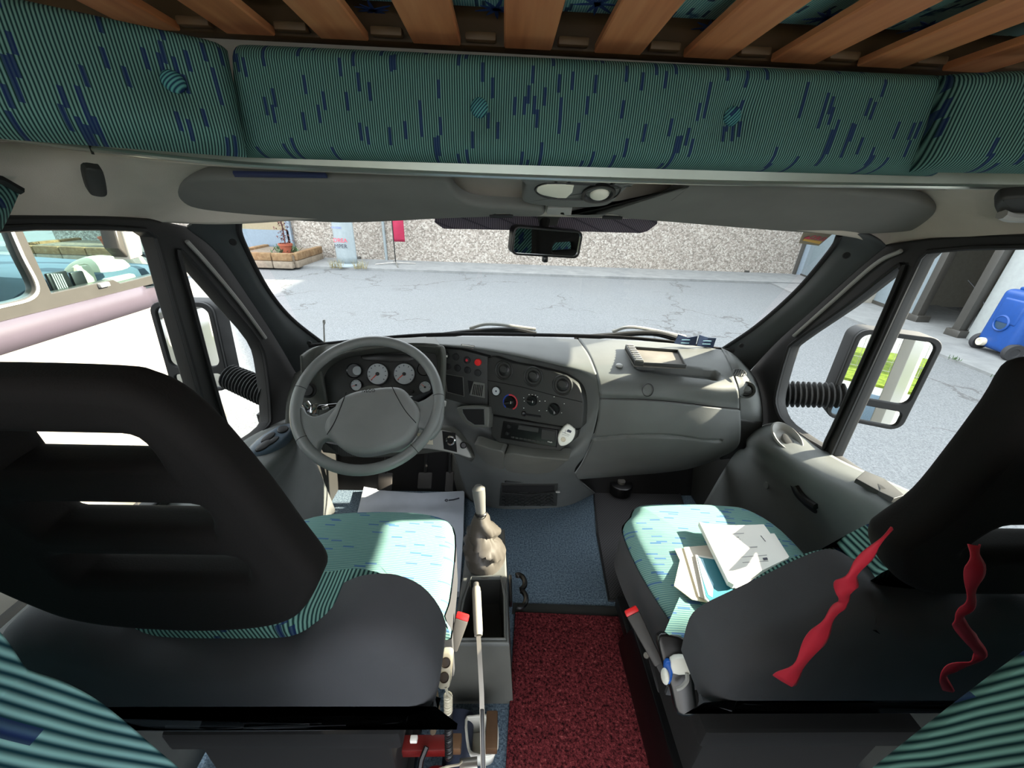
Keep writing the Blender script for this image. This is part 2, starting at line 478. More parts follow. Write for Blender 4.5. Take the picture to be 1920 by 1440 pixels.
def asphalt():
    t = NT('asphalt'); f = t.noise(70, 3, rough=.75); big = t.noise(.5, 4)
    c = t.ramp(f, [(.30, lin((118, 122, 126))), (.5, lin((160, 164, 166))), (.7, lin((198, 200, 200)))])
    c = t.mix(t.math('MULTIPLY', t.ramp(big, [(.35, (0, 0, 0, 1)), (.7, (1, 1, 1, 1))]), .25), c, lin((150, 150, 148)))
    wv = t.n('ShaderNodeVectorMath', operation='ADD'); nz = t.n('ShaderNodeTexNoise'); nz.inputs['Scale'].default_value = 2.2; nz.inputs['Detail'].default_value = 5
    o = t.obj(); t.l(o, nz.inputs['Vector']); t.l(o, wv.inputs[0]); t.l(nz.outputs['Color'], wv.inputs[1])
    v = t.n('ShaderNodeTexVoronoi', feature='DISTANCE_TO_EDGE'); v.inputs['Scale'].default_value = .42; t.l(wv.outputs[0], v.inputs['Vector'])
    msk = t.ramp(t.noise(.35, 2), [(.47, (0, 0, 0, 1)), (.53, (1, 1, 1, 1))])
    cr_ = t.math('MULTIPLY', t.math('LESS_THAN', v.outputs['Distance'], .010), msk)
    t.col(t.mix(t.math('MULTIPLY', cr_, .55), c, lin((96, 92, 88)))); t.b.inputs['Roughness'].default_value = .9; t.bump(f, .3, .01); return t.m
M['asphalt'] = asphalt()
def concrete():
    t = NT('concrete'); a = t.noise(3, 6, rough=.7)
    t.col(t.ramp(a, [(.3, lin((164, 166, 166))), (.7, lin((200, 202, 200)))])); t.b.inputs['Roughness'].default_value = .9; return t.m
M['concrete'] = concrete()
def tuff():
    t = NT('tuff_block'); a = t.noise(9, 6, rough=.75)
    t.col(t.ramp(a, [(.3, lin((150, 110, 72))), (.55, lin((198, 158, 112))), (.75, lin((224, 198, 160)))])); t.b.inputs['Roughness'].default_value = .95; t.bump(a, .6, .03); return t.m
M['tuff'] = tuff()
M['tuff_pale'] = mat('tuff_pale', (196, 178, 156), .95, var=.18)
def knit():
    t = NT('dotted_band'); o = t.obj()
    a = t.math('SINE', t.math('MULTIPLY', t.dot(o, (1, 0, 0)), 2 * math.pi / .0045)); b = t.math('SINE', t.math('MULTIPLY', t.dot(o, (0, .7, .7)), 2 * math.pi / .0045))
    t.col(t.mix(t.math('GREATER_THAN', t.math('MULTIPLY', a, b), .1), lin((44, 38, 50)), lin((104, 94, 104)))); t.b.inputs['Roughness'].default_value = .8; return t.m
M['knit'] = knit()
def ribbed(name, axis, p, c1, c2):
    t = NT(name); s = t.math('SINE', t.math('MULTIPLY', t.dot(t.obj(), axis), 2 * math.pi / p))
    t.col(t.mix(t.math('GREATER_THAN', s, 0), lin(c1), lin(c2))); t.b.inputs['Roughness'].default_value = .6; return t.m
M['grass'] = carpet('grass', (92, 120, 40), (160, 180, 70), 6)
M['hedge'] = mat('hedge', (58, 88, 44), .9, var=.5)

def dim(m, k):
    t = m.node_tree; bs = t.nodes['Principled BSDF'].inputs['Base Color']
    if not bs.links: bs.default_value = tuple(x * k for x in bs.default_value[:3]) + (1,); return
    src = bs.links[0].from_socket; nd = t.nodes.new('ShaderNodeMix'); nd.data_type = 'RGBA'; nd.blend_type = 'MULTIPLY'; nd.inputs[0].default_value = 1
    t.links.new(src, nd.inputs[6]); nd.inputs[7].default_value = (k, k, k, 1); t.links.new(nd.outputs[2], bs)
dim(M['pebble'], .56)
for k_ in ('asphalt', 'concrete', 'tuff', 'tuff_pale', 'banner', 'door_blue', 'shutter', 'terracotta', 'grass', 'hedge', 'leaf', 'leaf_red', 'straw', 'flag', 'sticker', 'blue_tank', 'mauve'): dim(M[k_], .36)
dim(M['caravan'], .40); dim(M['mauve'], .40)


# ------------------------------------------------------------------ camera, sun, sky
cam = bpy.data.cameras.new('camera'); cam.sensor_fit = 'HORIZONTAL'; cam.sensor_width = 36.0; cam.lens = 36.0 * F / 1920.0
cam.clip_start = .01; cam.clip_end = 300
co = bpy.data.objects.new('camera', cam); COL.objects.link(co); SC.camera = co
fwd = ray(960, 720).normalized(); rgt = (ray(1160, 720) - ray(960, 720)).normalized(); upv = rgt.cross(fwd)
mw = Matrix((rgt, upv, -fwd)).transposed().to_4x4(); mw.translation = CAM; co.matrix_world = mw

SUN_DIR = V((-1.83, -0.22, -1.0)).normalized()
sun = bpy.data.lights.new('sun', 'SUN'); sun.energy = 12.5; sun.angle = math.radians(.55); sun.color = (1.0, .88, .70)
so = bpy.data.objects.new('sun', sun); COL.objects.link(so); so.rotation_mode = 'QUATERNION'
so.rotation_quaternion = SUN_DIR.to_track_quat('-Z', 'Y'); so.location = (20, 6, 12)
w = bpy.data.worlds.new('sky'); SC.world = w; w.use_nodes = True; nt = w.node_tree
sky = nt.nodes.new('ShaderNodeTexSky'); sky.sky_type = 'HOSEK_WILKIE'; sky.turbidity = 3.0
sky.sun_direction = (-SUN_DIR)
bgn = nt.nodes['Background']; mx = nt.nodes.new('ShaderNodeMix'); mx.data_type = 'RGBA'; mx.inputs[0].default_value = .72
mx.inputs[7].default_value = (.93, .96, 1.0, 1)
nt.links.new(sky.outputs[0], mx.inputs[6]); nt.links.new(mx.outputs[2], bgn.inputs[0]); bgn.inputs[1].default_value = 3.2
SC.view_settings.view_transform = 'Standard'; SC.view_settings.look = 'None'; SC.view_settings.exposure = 1.35; SC.view_settings.gamma = 1
SC.view_settings.use_curve_mapping = False
try:
    SC.cycles.use_denoising = True; SC.cycles.max_bounces = 10; SC.cycles.diffuse_bounces = 5; SC.cycles.transparent_max_bounces = 16
except Exception: pass
# ================================================================== OUTSIDE
G = -.85
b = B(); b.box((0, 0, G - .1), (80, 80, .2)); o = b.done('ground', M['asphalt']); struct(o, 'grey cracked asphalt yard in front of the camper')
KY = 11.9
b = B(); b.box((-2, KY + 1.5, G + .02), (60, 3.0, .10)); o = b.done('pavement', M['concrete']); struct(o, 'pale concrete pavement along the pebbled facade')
b = B(); b.hexa([V(p) for p in ((7.62, 8.6, G - .02), (7.05, 2.6, G - .02), (9.5, 2.6, G - .02), (11, 8.6, G - .02), (7.62, 8.6, G + .04), (7.05, 2.6, G + .04), (9.5, 2.6, G + .04), (11, 8.6, G + .04))])
b.hexa([V(p) for p in ((7.62, 8.6, G - .02), (8.3, KY, G - .02), (11.5, KY, G - .02), (11, 8.6, G - .02), (7.62, 8.6, G + .04), (8.3, KY, G + .04), (11.5, KY, G + .04), (11, 8.6, G + .04))])
o = b.done('pavement_side', M['concrete']); struct(o, 'concrete pavement along the garage building')
# weeds in the joint of the side pavement
rnd = random.Random(3)
def blades(name, pts, h, m, label, cat='weed', n=26, sp=.12, group=None):
    b = B()
    for (x, y) in pts:
        for i in range(n):
            a = rnd.uniform(0, 6.28); r = rnd.uniform(0, sp); q = V((x + r * math.cos(a), y + r * .6 * math.sin(a), G + .05)); hh = h * rnd.uniform(.5, 1)
            d = V((rnd.uniform(-.5, .5), rnd.uniform(-.4, .4), 1)) * hh; wv = V((math.cos(a), math.sin(a), 0)) * .006
            b.grid([[q - wv, q + wv], [q + d * .6 - wv * .7, q + d * .6 + wv * .7], [q + d + V((d.x, d.y, 0)) * .3, q + d + V((d.x, d.y, 0)) * .3 + wv * .1]])
    o = b.done(name, m, smooth=0); tag(o, label, cat, kind='stuff'); return o
blades('weed_tufts', [(-4.95, 11.85), (-4.25, 11.88)], .30, M['straw'], 'dry straw weeds growing at the kerb below the banner', n=60, sp=.22)
blades('grass_tufts', [(7.19, 4.9), (7.15, 4.3), (7.33, 6.2), (7.28, 5.6)], .07, M['leaf'], 'small green weeds in the joint beside the garage pavement', n=20)

# facade straight ahead
WY = 13.6
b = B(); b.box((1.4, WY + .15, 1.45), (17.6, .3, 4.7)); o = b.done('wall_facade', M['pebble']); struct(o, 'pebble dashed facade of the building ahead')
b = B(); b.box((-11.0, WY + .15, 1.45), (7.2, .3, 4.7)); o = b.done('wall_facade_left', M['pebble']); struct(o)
# garden door frame in the facade at far left with pale panel
P0 = AY(455, 440, WY - .1); P1 = AY(500, 470, WY - .1)
b = B(); x0, x1 = -9.6, -6.95
b.box(((x0 + x1) / 2, WY - .05, .15), (x1 - x0, .10, 2.3)); b.mat(1)
for x in (x0, x1): b.box((x, WY - .10, .2), (.14, .12, 2.4))
b.box(((x0 + x1) / 2, WY - .10, G + .62), (x1 - x0, .12, .55))
o = b.done('door_3', [mat('pane_ochre', (130, 118, 94), .3), M['door_blue']]); struct(o, 'pale blue framed glazed door in the facade beyond the planter')
# steel door at the right end of the facade
b = B(); b.box((11.3, WY - .03, 1.4), (2.4, .12, 4.5)); b.mat(1); b.box((11.0, WY - .1, 1.4), (.03, .02, 4.5)); b.box((10.12, WY - .08, 1.4), (.06, .12, 4.5))
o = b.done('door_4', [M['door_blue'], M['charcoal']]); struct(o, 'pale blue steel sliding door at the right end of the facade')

# planter of tuff blocks (two courses) in front of the facade
def planter(name, x0, x1, y0, y1, label):
    r = empty(name, ((x0 + x1) / 2, (y0 + y1) / 2, G), label, 'planter')
    course = 0
    for (z, h, m, k) in ((G + .05, .20, M['tuff_pale'], 0), (G + .255, .21, M['tuff'], 1)):
        b = B(); n = max(3, int((x1 - x0) / .62)); st = (x1 - x0) / n
        for i in range(n):
            b.box((x0 + st * (i + .5), y0, z + h / 2), (st - .02, .16, h), bevel=.025)
        ny = max(2, int((y1 - y0) / .62)); sy = (y1 - y0) / ny
        for i in range(ny):
            for x in (x0, x1): b.box((x, y0 + .08 + sy * (i + .5), z + h / 2), (.16, sy - .02, h), bevel=.025)
        b.done('block_course', m, r)
    b = B(); b.box(((x0 + x1) / 2, (y0 + y1) / 2, G + .30), (x1 - x0, y1 - y0, .2)); b.done('soil', mat('soil', (110, 98, 84), 1, var=.3), r)
    return r
planter('stone_planter', -7.7, -6.0, 11.55, 13.3, 'raised planter of brown tuff blocks right of the pale blue door')
planter('stone_planter', -13.6, -9.4, 11.4, 13.3, 'long tuff block planter seen through the neighbouring motorhome window')
def pot_plant(x, y, z, s, label, leaf, spiky=True):
    r = empty('potted_plant', (x, y, z), label, 'potted plant')
    b = B(); b.lathe([(0, 0), (.13 * s, 0), (.18 * s, .26 * s), (.205 * s, .26 * s), (.205 * s, .32 * s), (.18 * s, .32 * s), (.17 * s, .28 * s), (0, .28 * s)], (x, y, z), (0, 0, 1), up=V((0, 1, 0))); b.done('pot', M['terracotta'], r)
    b = B(); rr = random.Random(5)
    for k in range(150):
        a = rr.uniform(0, 6.28); q = V((x, y, z + .3 * s)) + V((rr.gauss(0, .10), rr.gauss(0, .08), rr.uniform(0, 1.0) ** .8)) * s
        d = V((math.cos(a), math.sin(a), rr.uniform(.1, .9))) * (.16 * s); wv = V((-math.sin(a), math.cos(a), 0)) * (.022 * s)
        b.grid([[q, q + wv * .2], [q + d * .5 - wv, q + d * .5 + wv], [q + d - V((0, 0, .05 * s)), q + d + wv * .2 - V((0, 0, .05 * s))]])
    b.tube([(x, y, z + .25 * s), (x + .02, y, z + .8 * s), (x - .03, y, z + 1.3 * s)], .02 * s, 6)
    b.done('foliage', leaf, r, smooth=0)
pq = AY(538, 473, 12.1)
pot_plant(pq.x, 12.1, G + .36, .95, 'red leaved shrub in a terracotta pot on the tuff planter', M['leaf_red'])
pot_plant(-11.5, 12.1, G + .36, 1.0, 'green plant in a terracotta pot seen through the motorhome window', M['leaf'])
b = B(); rr = random.Random(9)
for k in range(90):
    q = V((-6.45 + rr.gauss(0, .16), 12.2 + rr.gauss(0, .15), G + .40)); a = rr.uniform(0, 6.28); d = V((math.cos(a), math.sin(a), rr.uniform(.3, 1.2))) * .2; wv = V((-math.sin(a), math.cos(a), 0)) * .025
    b.grid([[q, q + wv * .2], [q + d * .5 - wv, q + d * .5 + wv], [q + d, q + d + wv * .2]])
tag(b.done('succulent', M['leaf'], smooth=0), 'low grey green plant beside the terracotta pot on the planter', 'plant')

# totem banner with round foot
bx, by = AZ(646, 500, G + .06).x, 12.35
r = empty('banner_stand', (bx, by, G + .07), 'curved pale blue advertising totem standing on a round foot', 'banner')
b = B(); b.lathe([(0, 0), (.50, 0), (.50, .025), (.46, .05), (0, .05)], (bx, by, G + .07), (0, 0, 1), up=V((0, 1, 0))); b.done('foot', M['banner'], r)
rows = []
for z in (G + .1, .6, 2.2):
    wd = .31; rows.append([V((bx - wd, by, z)), V((bx, by - .12, z)), V((bx + wd, by, z))])
surface('sheet', rows, M['banner'], r, 8, 6, solid=.02)
nrm = V((.0, -1, 0))
def on(px, py): q = AY(px, py, by - .135); return q
text('lettering', 'DREA', on(638, 451), nrm, .16, M['red_text'], r)
text('lettering', 'MPER', on(639, 462), nrm, .16, M['dark_text'], r)
text('lettering', 'MAZZINI', on(630, 427), nrm, .075, M['blue_text'], r)
# flag on a tripod foot
fp = AZ(742, 494, G + .1); fx, fy = fp.x, fp.y
fx2 = AY(732, 430, fy).x
r = empty('feather_flag', (fx, fy, G + .07), 'pink flag on a dark pole with a crossed metal foot', 'flag')
b = B(); b.cyl((fx, fy, G + .1), (fx, fy, 2.0), .018, .012, 10); b.done('pole', M['black'], r)
b = B()
for a in (20, 110, 200, 290):
    d = V((math.cos(math.radians(a)), math.sin(math.radians(a)), 0)); b.cyl(V((fx, fy, G + .14)), V((fx, fy, G + .085)) + d * .62, .018, .014, 8)
b.done('foot', M['steel'], r)
zb = AY(740, 453, fy).z; wd = AY(756, 440, fy).x - AY(735, 440, fy).x
rows = [[V((fx + .01, fy, z)), V((fx + wd * .5, fy - .05 * math.sin(z * 4), z)), V((fx + wd, fy + .03, z))] for z in (zb, zb + .5, zb + 1, 2.0)]
surface('cloth', rows, M['flag'], r, 6, 5, solid=.004)
# rain pipe
q0 = AY(725, 488, WY - .06); q1 = AY(716, 415, WY - .06)
b = B(); b.cyl((q0.x, WY - .06, G + .07), (q0.x, WY - .06, 3), .045, n=14); tag(b.done('rain_pipe', M['banner']), 'thin white rain pipe on the facade left of the flag', 'pipe')
for (px, py) in ((672, 484), (1400, 510)):
    q = AY(px, py, WY - .02); b = B(); b.box((q.x, WY - .02, q.z), (.16, .06, .10), bevel=.01)
    tag(b.done('drain_outlet', M['charcoal']), 'small dark drain outlet low on the facade ' + ('beside the banner foot' if px < 900 else 'near the steel door'), 'outlet')

# ------------------------------------------------------------------ garage building to the right: end wall with open bay, unseen top shaped for the sunlight
def wx(y): return 8.6 + .22 * (y - 5.8)
def ztop(y):
    P = ((-9, 6.5), (1.3, 6.5), (1.38, 4.95), (2.6, 5.1), (5.0, 6.0), (8.7, 7.8), (12.1, 8.3), (12.2, 10.5), (30, 10.5))
    for (a, h), (c, k) in zip(P, P[1:]):
        if y <= c: return G + h + (k - h) * (y - a) / (c - a)
yb0, yb1 = 6.82, 7.95        # the open bay
def wall_piece(y0, y1, z0f, z1f, th=.25):
    b = B(); p = []
    for t_, zf in ((0, z0f), (1, z1f)):
        for (y, k) in ((y0, 0), (y1, 0), (y1, th), (y0, th)): p.append(V((wx(y) + k, y, zf(y))))
    b.hexa(p); return b
gz = lambda y: G
seg = []
b = B()
ys = [-1.0, 1.3, 1.38, 2.6, 5.0, yb0]
for a, c in zip(ys, ys[1:]):
    b.hexa([V((wx(y) + k, y, z)) for zf in (gz, ztop) for (y, k, z) in ((a, 0, zf(a)), (c, 0, zf(c)), (c, .25, zf(c)), (a, .25, zf(a)))])
for a, c in ((yb0, yb1), (yb1, 8.7), (8.7, 12.1), (12.1, 12.2), (12.2, 15.5)):
    lo = (lambda y: 2.4)
    b.hexa([V((wx(y) + k, y, z)) for zf in (lo, ztop) for (y, k, z) in ((a, 0, zf(a)), (c, 0, zf(c)), (c, .25, zf(c)), (a, .25, zf(a)))])
o = b.done('wall_garage', mat('garage_render', (150, 154, 152), .9)); struct(o, 'pale rendered garage wall on the right, its unseen top shaped for the sunlight')
# plastic shutter curtain closing the far bay
b = B(); b.hexa([V((wx(y) + k, y, z)) for z in (G + .08, 2.4) for (y, k) in ((yb1 + .1, 0), (13.4, 0), (13.4, .05), (yb1 + .1, .05))])
b.mat(1); b.hexa([V((wx(y) + k, y, z)) for z in (G + .04, G + .12) for (y, k) in ((yb1 + .1, -.02), (13.4, -.02), (13.4, .07), (yb1 + .1, .07))])
o = b.done('door_5', [M['shutter'], M['charcoal']]); struct(o, 'pale shutter curtain closing the far garage bay')
def post(y, label, w_=.14):
    b = B(); x = wx(y); b.box((x - .09, y, .8), (.16, w_, 3.3), bevel=.01); b.box((x - .06, y, G + .1), (.3, .26, .14), bevel=.01)
    tag(b.done('door_post', M['charcoal']), label, 'post')
post(yb1 + .02, 'dark steel post between the pale shutter and the open garage bay'); post(yb0 + .1, 'dark steel post beside the blue water tank')
# inside of the bay
b = B(); x = wx(7)
b.box((x + 4.2, 7, .8), (.1, 8, 3.4)); b.box((x + 2.2, 9.6, .8), (4, .1, 3.4)); b.box((x + 2.2, 5.6, .8), (4, .1, 3.4)); b.box((x + 2.2, 7, 2.5), (4.2, 5, .1))
o = b.done('wall_bay', mat('bay_wall', (150, 146, 136), .8)); struct(o, 'grey inner walls of the open garage bay')
b = B(); b.tube([(wx(7.5) + .5, 7.8, .1), (wx(7.5) + .6, 7.5, -.15), (wx(7) + .5, 7.0, -.55), (wx(6.9) + .45, 6.95, -.62)], .012, 8)
tag(b.done('cable', M['black']), 'dark cable hanging inside the open garage bay', 'cable')
# blue waste water tank on wheels
tc = AZ(1872, 664, G + .04) + V((-.03, 0, 0)); th_ = math.radians(-12)
Rz = Matrix.Rotation(th_, 3, 'Z')
r = empty('water_tank', tc, 'blue plastic water tank on wheels standing by the garage wall', 'water tank')
b = B(); b.box(tc + V((0, 0, .56)), (.34, .62, .98), Rz, bevel=.09, seg=4); b.box(tc + Rz @ V((-.15, 0, .72)), (.08, .40, .40), Rz, bevel=.035, seg=3)
b.box(tc + Rz @ V((0, 0, 1.07)), (.12, .40, .05), Rz, bevel=.02); b.done('body', M['blue_tank'], r, bev=0)
nx = Rz @ V((-1, 0, 0)); ty = Rz @ V((0, 1, 0))
b = B(); c = tc + Rz @ V((-.17, .02, .52)); b.lathe([(.135, -.01), (.135, .02), (.115, .03), (.105, .02), (.105, -.02)], c, nx); b.done('collar', M['blue_tank'], r)
b = B(); b.lathe([(0, .008), (.09, .008), (.105, .003), (.105, -.02)], c, nx); b.done('cap', mat('tank_cap', (44, 66, 86), .4), r)
b = B(); c = tc + Rz @ V((-.17, .14, .16)); b.lathe([(0, .05), (.03, .05), (.035, .06), (.065, .06), (.07, .04), (.07, 0)], c, nx); b.done('spout', M['cream'], r)
for s in (-1, 1):
    b = B(); c = tc + Rz @ V((-.08, s * .30, .13)); b.lathe([(0, -.03), (.06, -.03), (.07, -.04), (.13, -.04), (.14, -.02), (.14, .02), (.13, .04), (.07, .04), (.06, .03), (0, .03)], c, ty); b.done('tyre', M['tyre'], r)
b = B(); q = AX(1918, 455, wx(5.2) - .02); b.box((wx(5.1) - .01, 5.1, 1.02), (.012, .5, .3)); tag(b.done('notice', M['paper']), 'white notice fixed to the garage wall above the tank', 'notice')

# sticker held on the outside of the windscreen's upper right corner is built with the windscreen

# ------------------------------------------------------------------ behind: seen only in the mirrors
b = B(); b.box((-6, -14, G + .02), (50, 9, .08)); o = b.done('lawn', M['grass'], smooth=0); struct(o, 'strip of green lawn behind the camper')
r = empty('mesh_fence', (-8, -12, G), 'grey wire panel fence behind the camper', 'fence')
for i in range(22): x = -18 + i * 1.0; b = B(); b.cyl((x, -12, G), (x, -12, .9), .02, n=6); b.done('post', M['steel'], r)
b = B()
for i in range(150): b.cyl((-18 + i * .14, -12, G), (-18 + i * .14, -12, .85), .006, n=4)
for k in range(7): b.cyl((-18, -12, G + .1 + k * .26), (3, -12, G + .1 + k * .26), .006, n=4)
b.done('wires', M['steel'], r, smooth=0)
def tree(x, y, s, label):
    r = empty('tree', (x, y, G), label, 'tree'); b = B(); b.cyl((x, y, G), (x, y, G + 1.6 * s), .14 * s, .08 * s, 10); b.done('trunk', M['wood_dark'], r)
    b = B(); rr = random.Random(int(x * 7))
    for k in range(260):
        u = V((rr.gauss(0, 1), rr.gauss(0, 1), rr.gauss(0, 1))).normalized() * (rr.uniform(.5, 1) * 1.5 * s); q = V((x, y, G + 2.6 * s)) + u
        b.ell(q, (.22 * s, .22 * s, .16 * s), u=6, v=4)
    b.done('crown', M['hedge'], r, smooth=0)
tree(-5.0, -16, 1.3, 'leafy tree beyond the wire fence'); tree(-9.5, -18, 1.1, 'smaller leafy tree beyond the wire fence'); tree(5.5, -13, 1.4, 'broad tree behind the camper on the garage side')
b = B(); b.box((-4, -11.93, -.35), (1.8, .03, .7)); 
r = empty('fence_banner', (-4, -11.93, G), 'white banner with a red swoosh on the wire fence', 'banner'); b.done('sheet', M['paper'], r)
b = B(); b.prism([V((-4.7, -11.905, -.2)), V((-4.3, -11.905, -.08)), V((-3.8, -11.905, -.1)), V((-3.4, -11.905, -.4)), V((-3.7, -11.905, -.38)), V((-4.0, -11.905, -.2))], .01); b.done('emblem', M['red_text'], r)
# ================================================================== NEIGHBOURING MOTORHOME (left)
RX = -2.2
rv = empty('motorhome', (-3.3, .5, G), 'white motorhome with mauve stripe and charcoal window band parked on the left', 'motorhome')
def RVp(px, py, dx=0.0): return AX(px, py, RX + dx)
def nose(z):
    k = max(0.0, min(1.0, (z + .5) / 1.6)); return 3.0 - .28 * k
def plan(z, out=0.0, y0=-4.0):
    f = nose(z); s = RX + out; o = out
    return [V((s, y0, z)), V((s, -1, z)), V((s, f - .75, z)), V((s - .03, f - .35, z)), V((s - .16, f - .08, z)), V((s - .45, f + .06 + o, z)), V((s - 1.1, f + .14 + o, z)), V((s - 2.1, f + .06, z)), V((s - 2.2, f - .4, z)), V((s - 2.2, y0, z))]
def shell(name, zs, m, out=0.0, outs=None):
    b = B(); b.grid([cr(plan(z, outs[i] if outs else out), 6) for i, z in enumerate(zs)]); return b.done(name, m, rv, 40, solid=.02, off=0)
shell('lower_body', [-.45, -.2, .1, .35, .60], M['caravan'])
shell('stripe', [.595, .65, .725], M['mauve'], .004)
shell('skirt', [-.6, -.45], M['charcoal'], -.04)
# upper side with window openings
yA = 2.72
top = 1.75
def S(px, py): q = RVp(px, py); return V((RX, q.y, q.z))
ho1 = [S(97, 550), S(212, 524), S(226, 531), S(300, 512), S(292, 470), S(283, 436), V((RX, S(283, 436).y - .02, 1.62)), V((RX, 1.72, 1.62)), S(42, 430)]
ho2 = cr([S(15, 420), S(40, 480), S(64, 528), S(66, 548), S(46, 560), S(0, 571)], 3) + [V((RX, .6, S(0, 571).z - .05)), V((RX, .6, 1.5)), V((RX, S(15, 420).y, 1.5))]
outl = [V((RX, -4, .722)), V((RX, yA - .02, .722)), V((RX, S(303, 500).y + .04, .80)), V((RX, yA - .12, 1.2)), V((RX, yA - .35, top)), V((RX, -4, top))]
holed('window_band', outl, [ho1, ho2], M['charcoal'], .05, .004, rv, n=V((1, 0, 0)))
b = B(); b.grid([[V((RX - .02, .3, .7)), V((RX - .02, yA - .05, .7))], [V((RX - .02, .3, top)), V((RX - .02, yA - .3, top))]]); b.done('side_glass', M['rv_glass'], rv)
# light rim of the rear window
b = B(); b.tube(cr([S(17, 420), S(44, 482), S(68, 528), S(69, 550), S(50, 564), S(0, 576), S(-40, 588)], 4), .006, 6); b.done('window_trim', M['white'], rv)
# roof and far side, raked front pane open to the view
b = B(); b.box((RX - 1.1, -1.1, top + .04), (2.3, 6.6, .12), bevel=.03); b.done('roof', M['caravan'], rv)
b = B(); b.box((RX - 2.2, -1.6, 1.0), (.05, 4.6, 1.5)); b.done('far_side', M['charcoal'], rv)
b = B(); b.tube([V((RX - .03, yA + .08, .72)), V((RX - .06, yA - .12, 1.2)), V((RX - .1, yA - .35, top))], .035, 8); b.done('windscreen_pillar', M['caravan'], rv)
b = B(); b.tube([V((RX - 2.15, yA + .12, .72)), V((RX - 2.12, yA - .12, 1.2)), V((RX - 2.1, yA - .35, top))], .035, 8); b.done('windscreen_pillar', M['caravan'], rv)
b = B(); b.grid([cr([V((RX - .05, yA + .1 - k * .5, .72 + k * 1.0)), V((RX - .6, yA + .34 - k * .55, .72 + k * 1.0)), V((RX - 1.6, yA + .34 - k * .55, .72 + k * 1.0)), V((RX - 2.15, yA + .1 - k * .5, .72 + k * 1.0))], 5) for k in (0, .5, 1)]); b.done('windscreen', M['rv_glass'], rv)
# dashboard inside
mdash = mat('rv_dash', (66, 84, 100), .6)
b = B(); b.hexa([V(p) for p in ((RX - .12, 1.95, .45), (RX - .12, 2.85, .45), (RX - 2.0, 2.9, .45), (RX - 2.0, 1.95, .45), (RX - .12, 2.05, .84), (RX - .12, 2.75, .80), (RX - 2.0, 2.95, .82), (RX - 2.0, 2.05, .90))], bevel=.05); b.done('dash_panel', mdash, rv)
def RI(px, py, x): return AX(px, py, x)
b = B()
for (px, py, w2) in ((113, 532, .10), (150, 530, .07)):
    q = RI(px, py, RX - .09); b.box(q, (.02, w2, .12), bevel=.008)
b.done('air_vent', M['black'], rv)
b = B()
for k in range(5): q = RI(104 + k * 4.5, 532, RX - .075); b.box(q, (.008, .006, .10))
b.done('vent_slats', M['grey_light'], rv)
mc = mat('rv_cream', (214, 208, 180), .6)
b = B(); c = RI(188, 512, RX - .22); b.ell(c, (.08, .20, .10)); c = RI(160, 520, RX - .14); b.box(c, (.05, .10, .14), bevel=.03); c = RI(222, 524, RX - .12); b.box(c, (.05, .2, .04), bevel=.015); b.done('panel_trim', mc, rv)
b = B(); c = RI(250, 512, RX - .35); b.lathe([(.15, -.012), (.17, 0), (.15, .012), (.135, 0), (.15, -.012)], c, V((.2, -.75, .6))); b.done('driving_wheel', M['black'], rv)
b = B(); q = RVp(195, 534, .01); b.box(q, (.02, .055, .022), bevel=.004); b.done('latch', M['grey_light'], rv)
# door mirror of the motorhome hanging in front
b = B(); q0, q1 = RVp(250, 430, .12), RVp(250, 480, .12); b.prism([RVp(228, 418, .12), RVp(262, 418, .12), RVp(270, 478, .12), RVp(262, 484, .12), RVp(249, 487, .12)], .10, .015); b.done('mirror', M['caravan'], rv)
b = B(); b.prism([RVp(214, 425, .10), RVp(230, 425, .10), RVp(248, 487, .10), RVp(240, 482, .10), RVp(224, 466, .10)], .08, .01); b.done('mirror_glass', M['charcoal'], rv)
# side marker dark cap at the rounded front, wheel and arch, door lines
b = B(); b.prism([RVp(346, 520, .02), RVp(372, 550, .02), RVp(352, 557, .02)], .04, .004); b.done('headlamp', M['grey_light'], rv)
wc = V((RX - .12, 2.05, G + .34))
b = B(); b.lathe([(.20, -.1), (.31, -.1), (.335, -.07), (.335, .07), (.31, .1), (.20, .1), (.20, -.1)], wc, (1, 0, 0)); b.done('tyre', M['tyre'], rv)
b = B(); b.lathe([(0, .06), (.06, .09), (.16, .06), (.2, .09), (.2, 0)], wc, (1, 0, 0)); b.done('wheel_trim', M['steel'], rv)
b = B(); b.tube([V((RX + .012, wc.y + .42 * math.cos(a * .1), wc.z + .42 * math.sin(a * .1))) for a in range(0, 32)], .016, 8); b.done('wheel_arch', M['caravan'], rv)
b = B(); b.tube([RVp(30, 830, .012), RVp(62, 868, .012), RVp(90, 905, .012)], .006, 6); b.tube(cr([RVp(60, 828, .012), RVp(75, 858, .012), RVp(110, 866, .012), RVp(190, 832, .012)], 4), .005, 6); b.done('door_seam', M['grey_light'], rv)

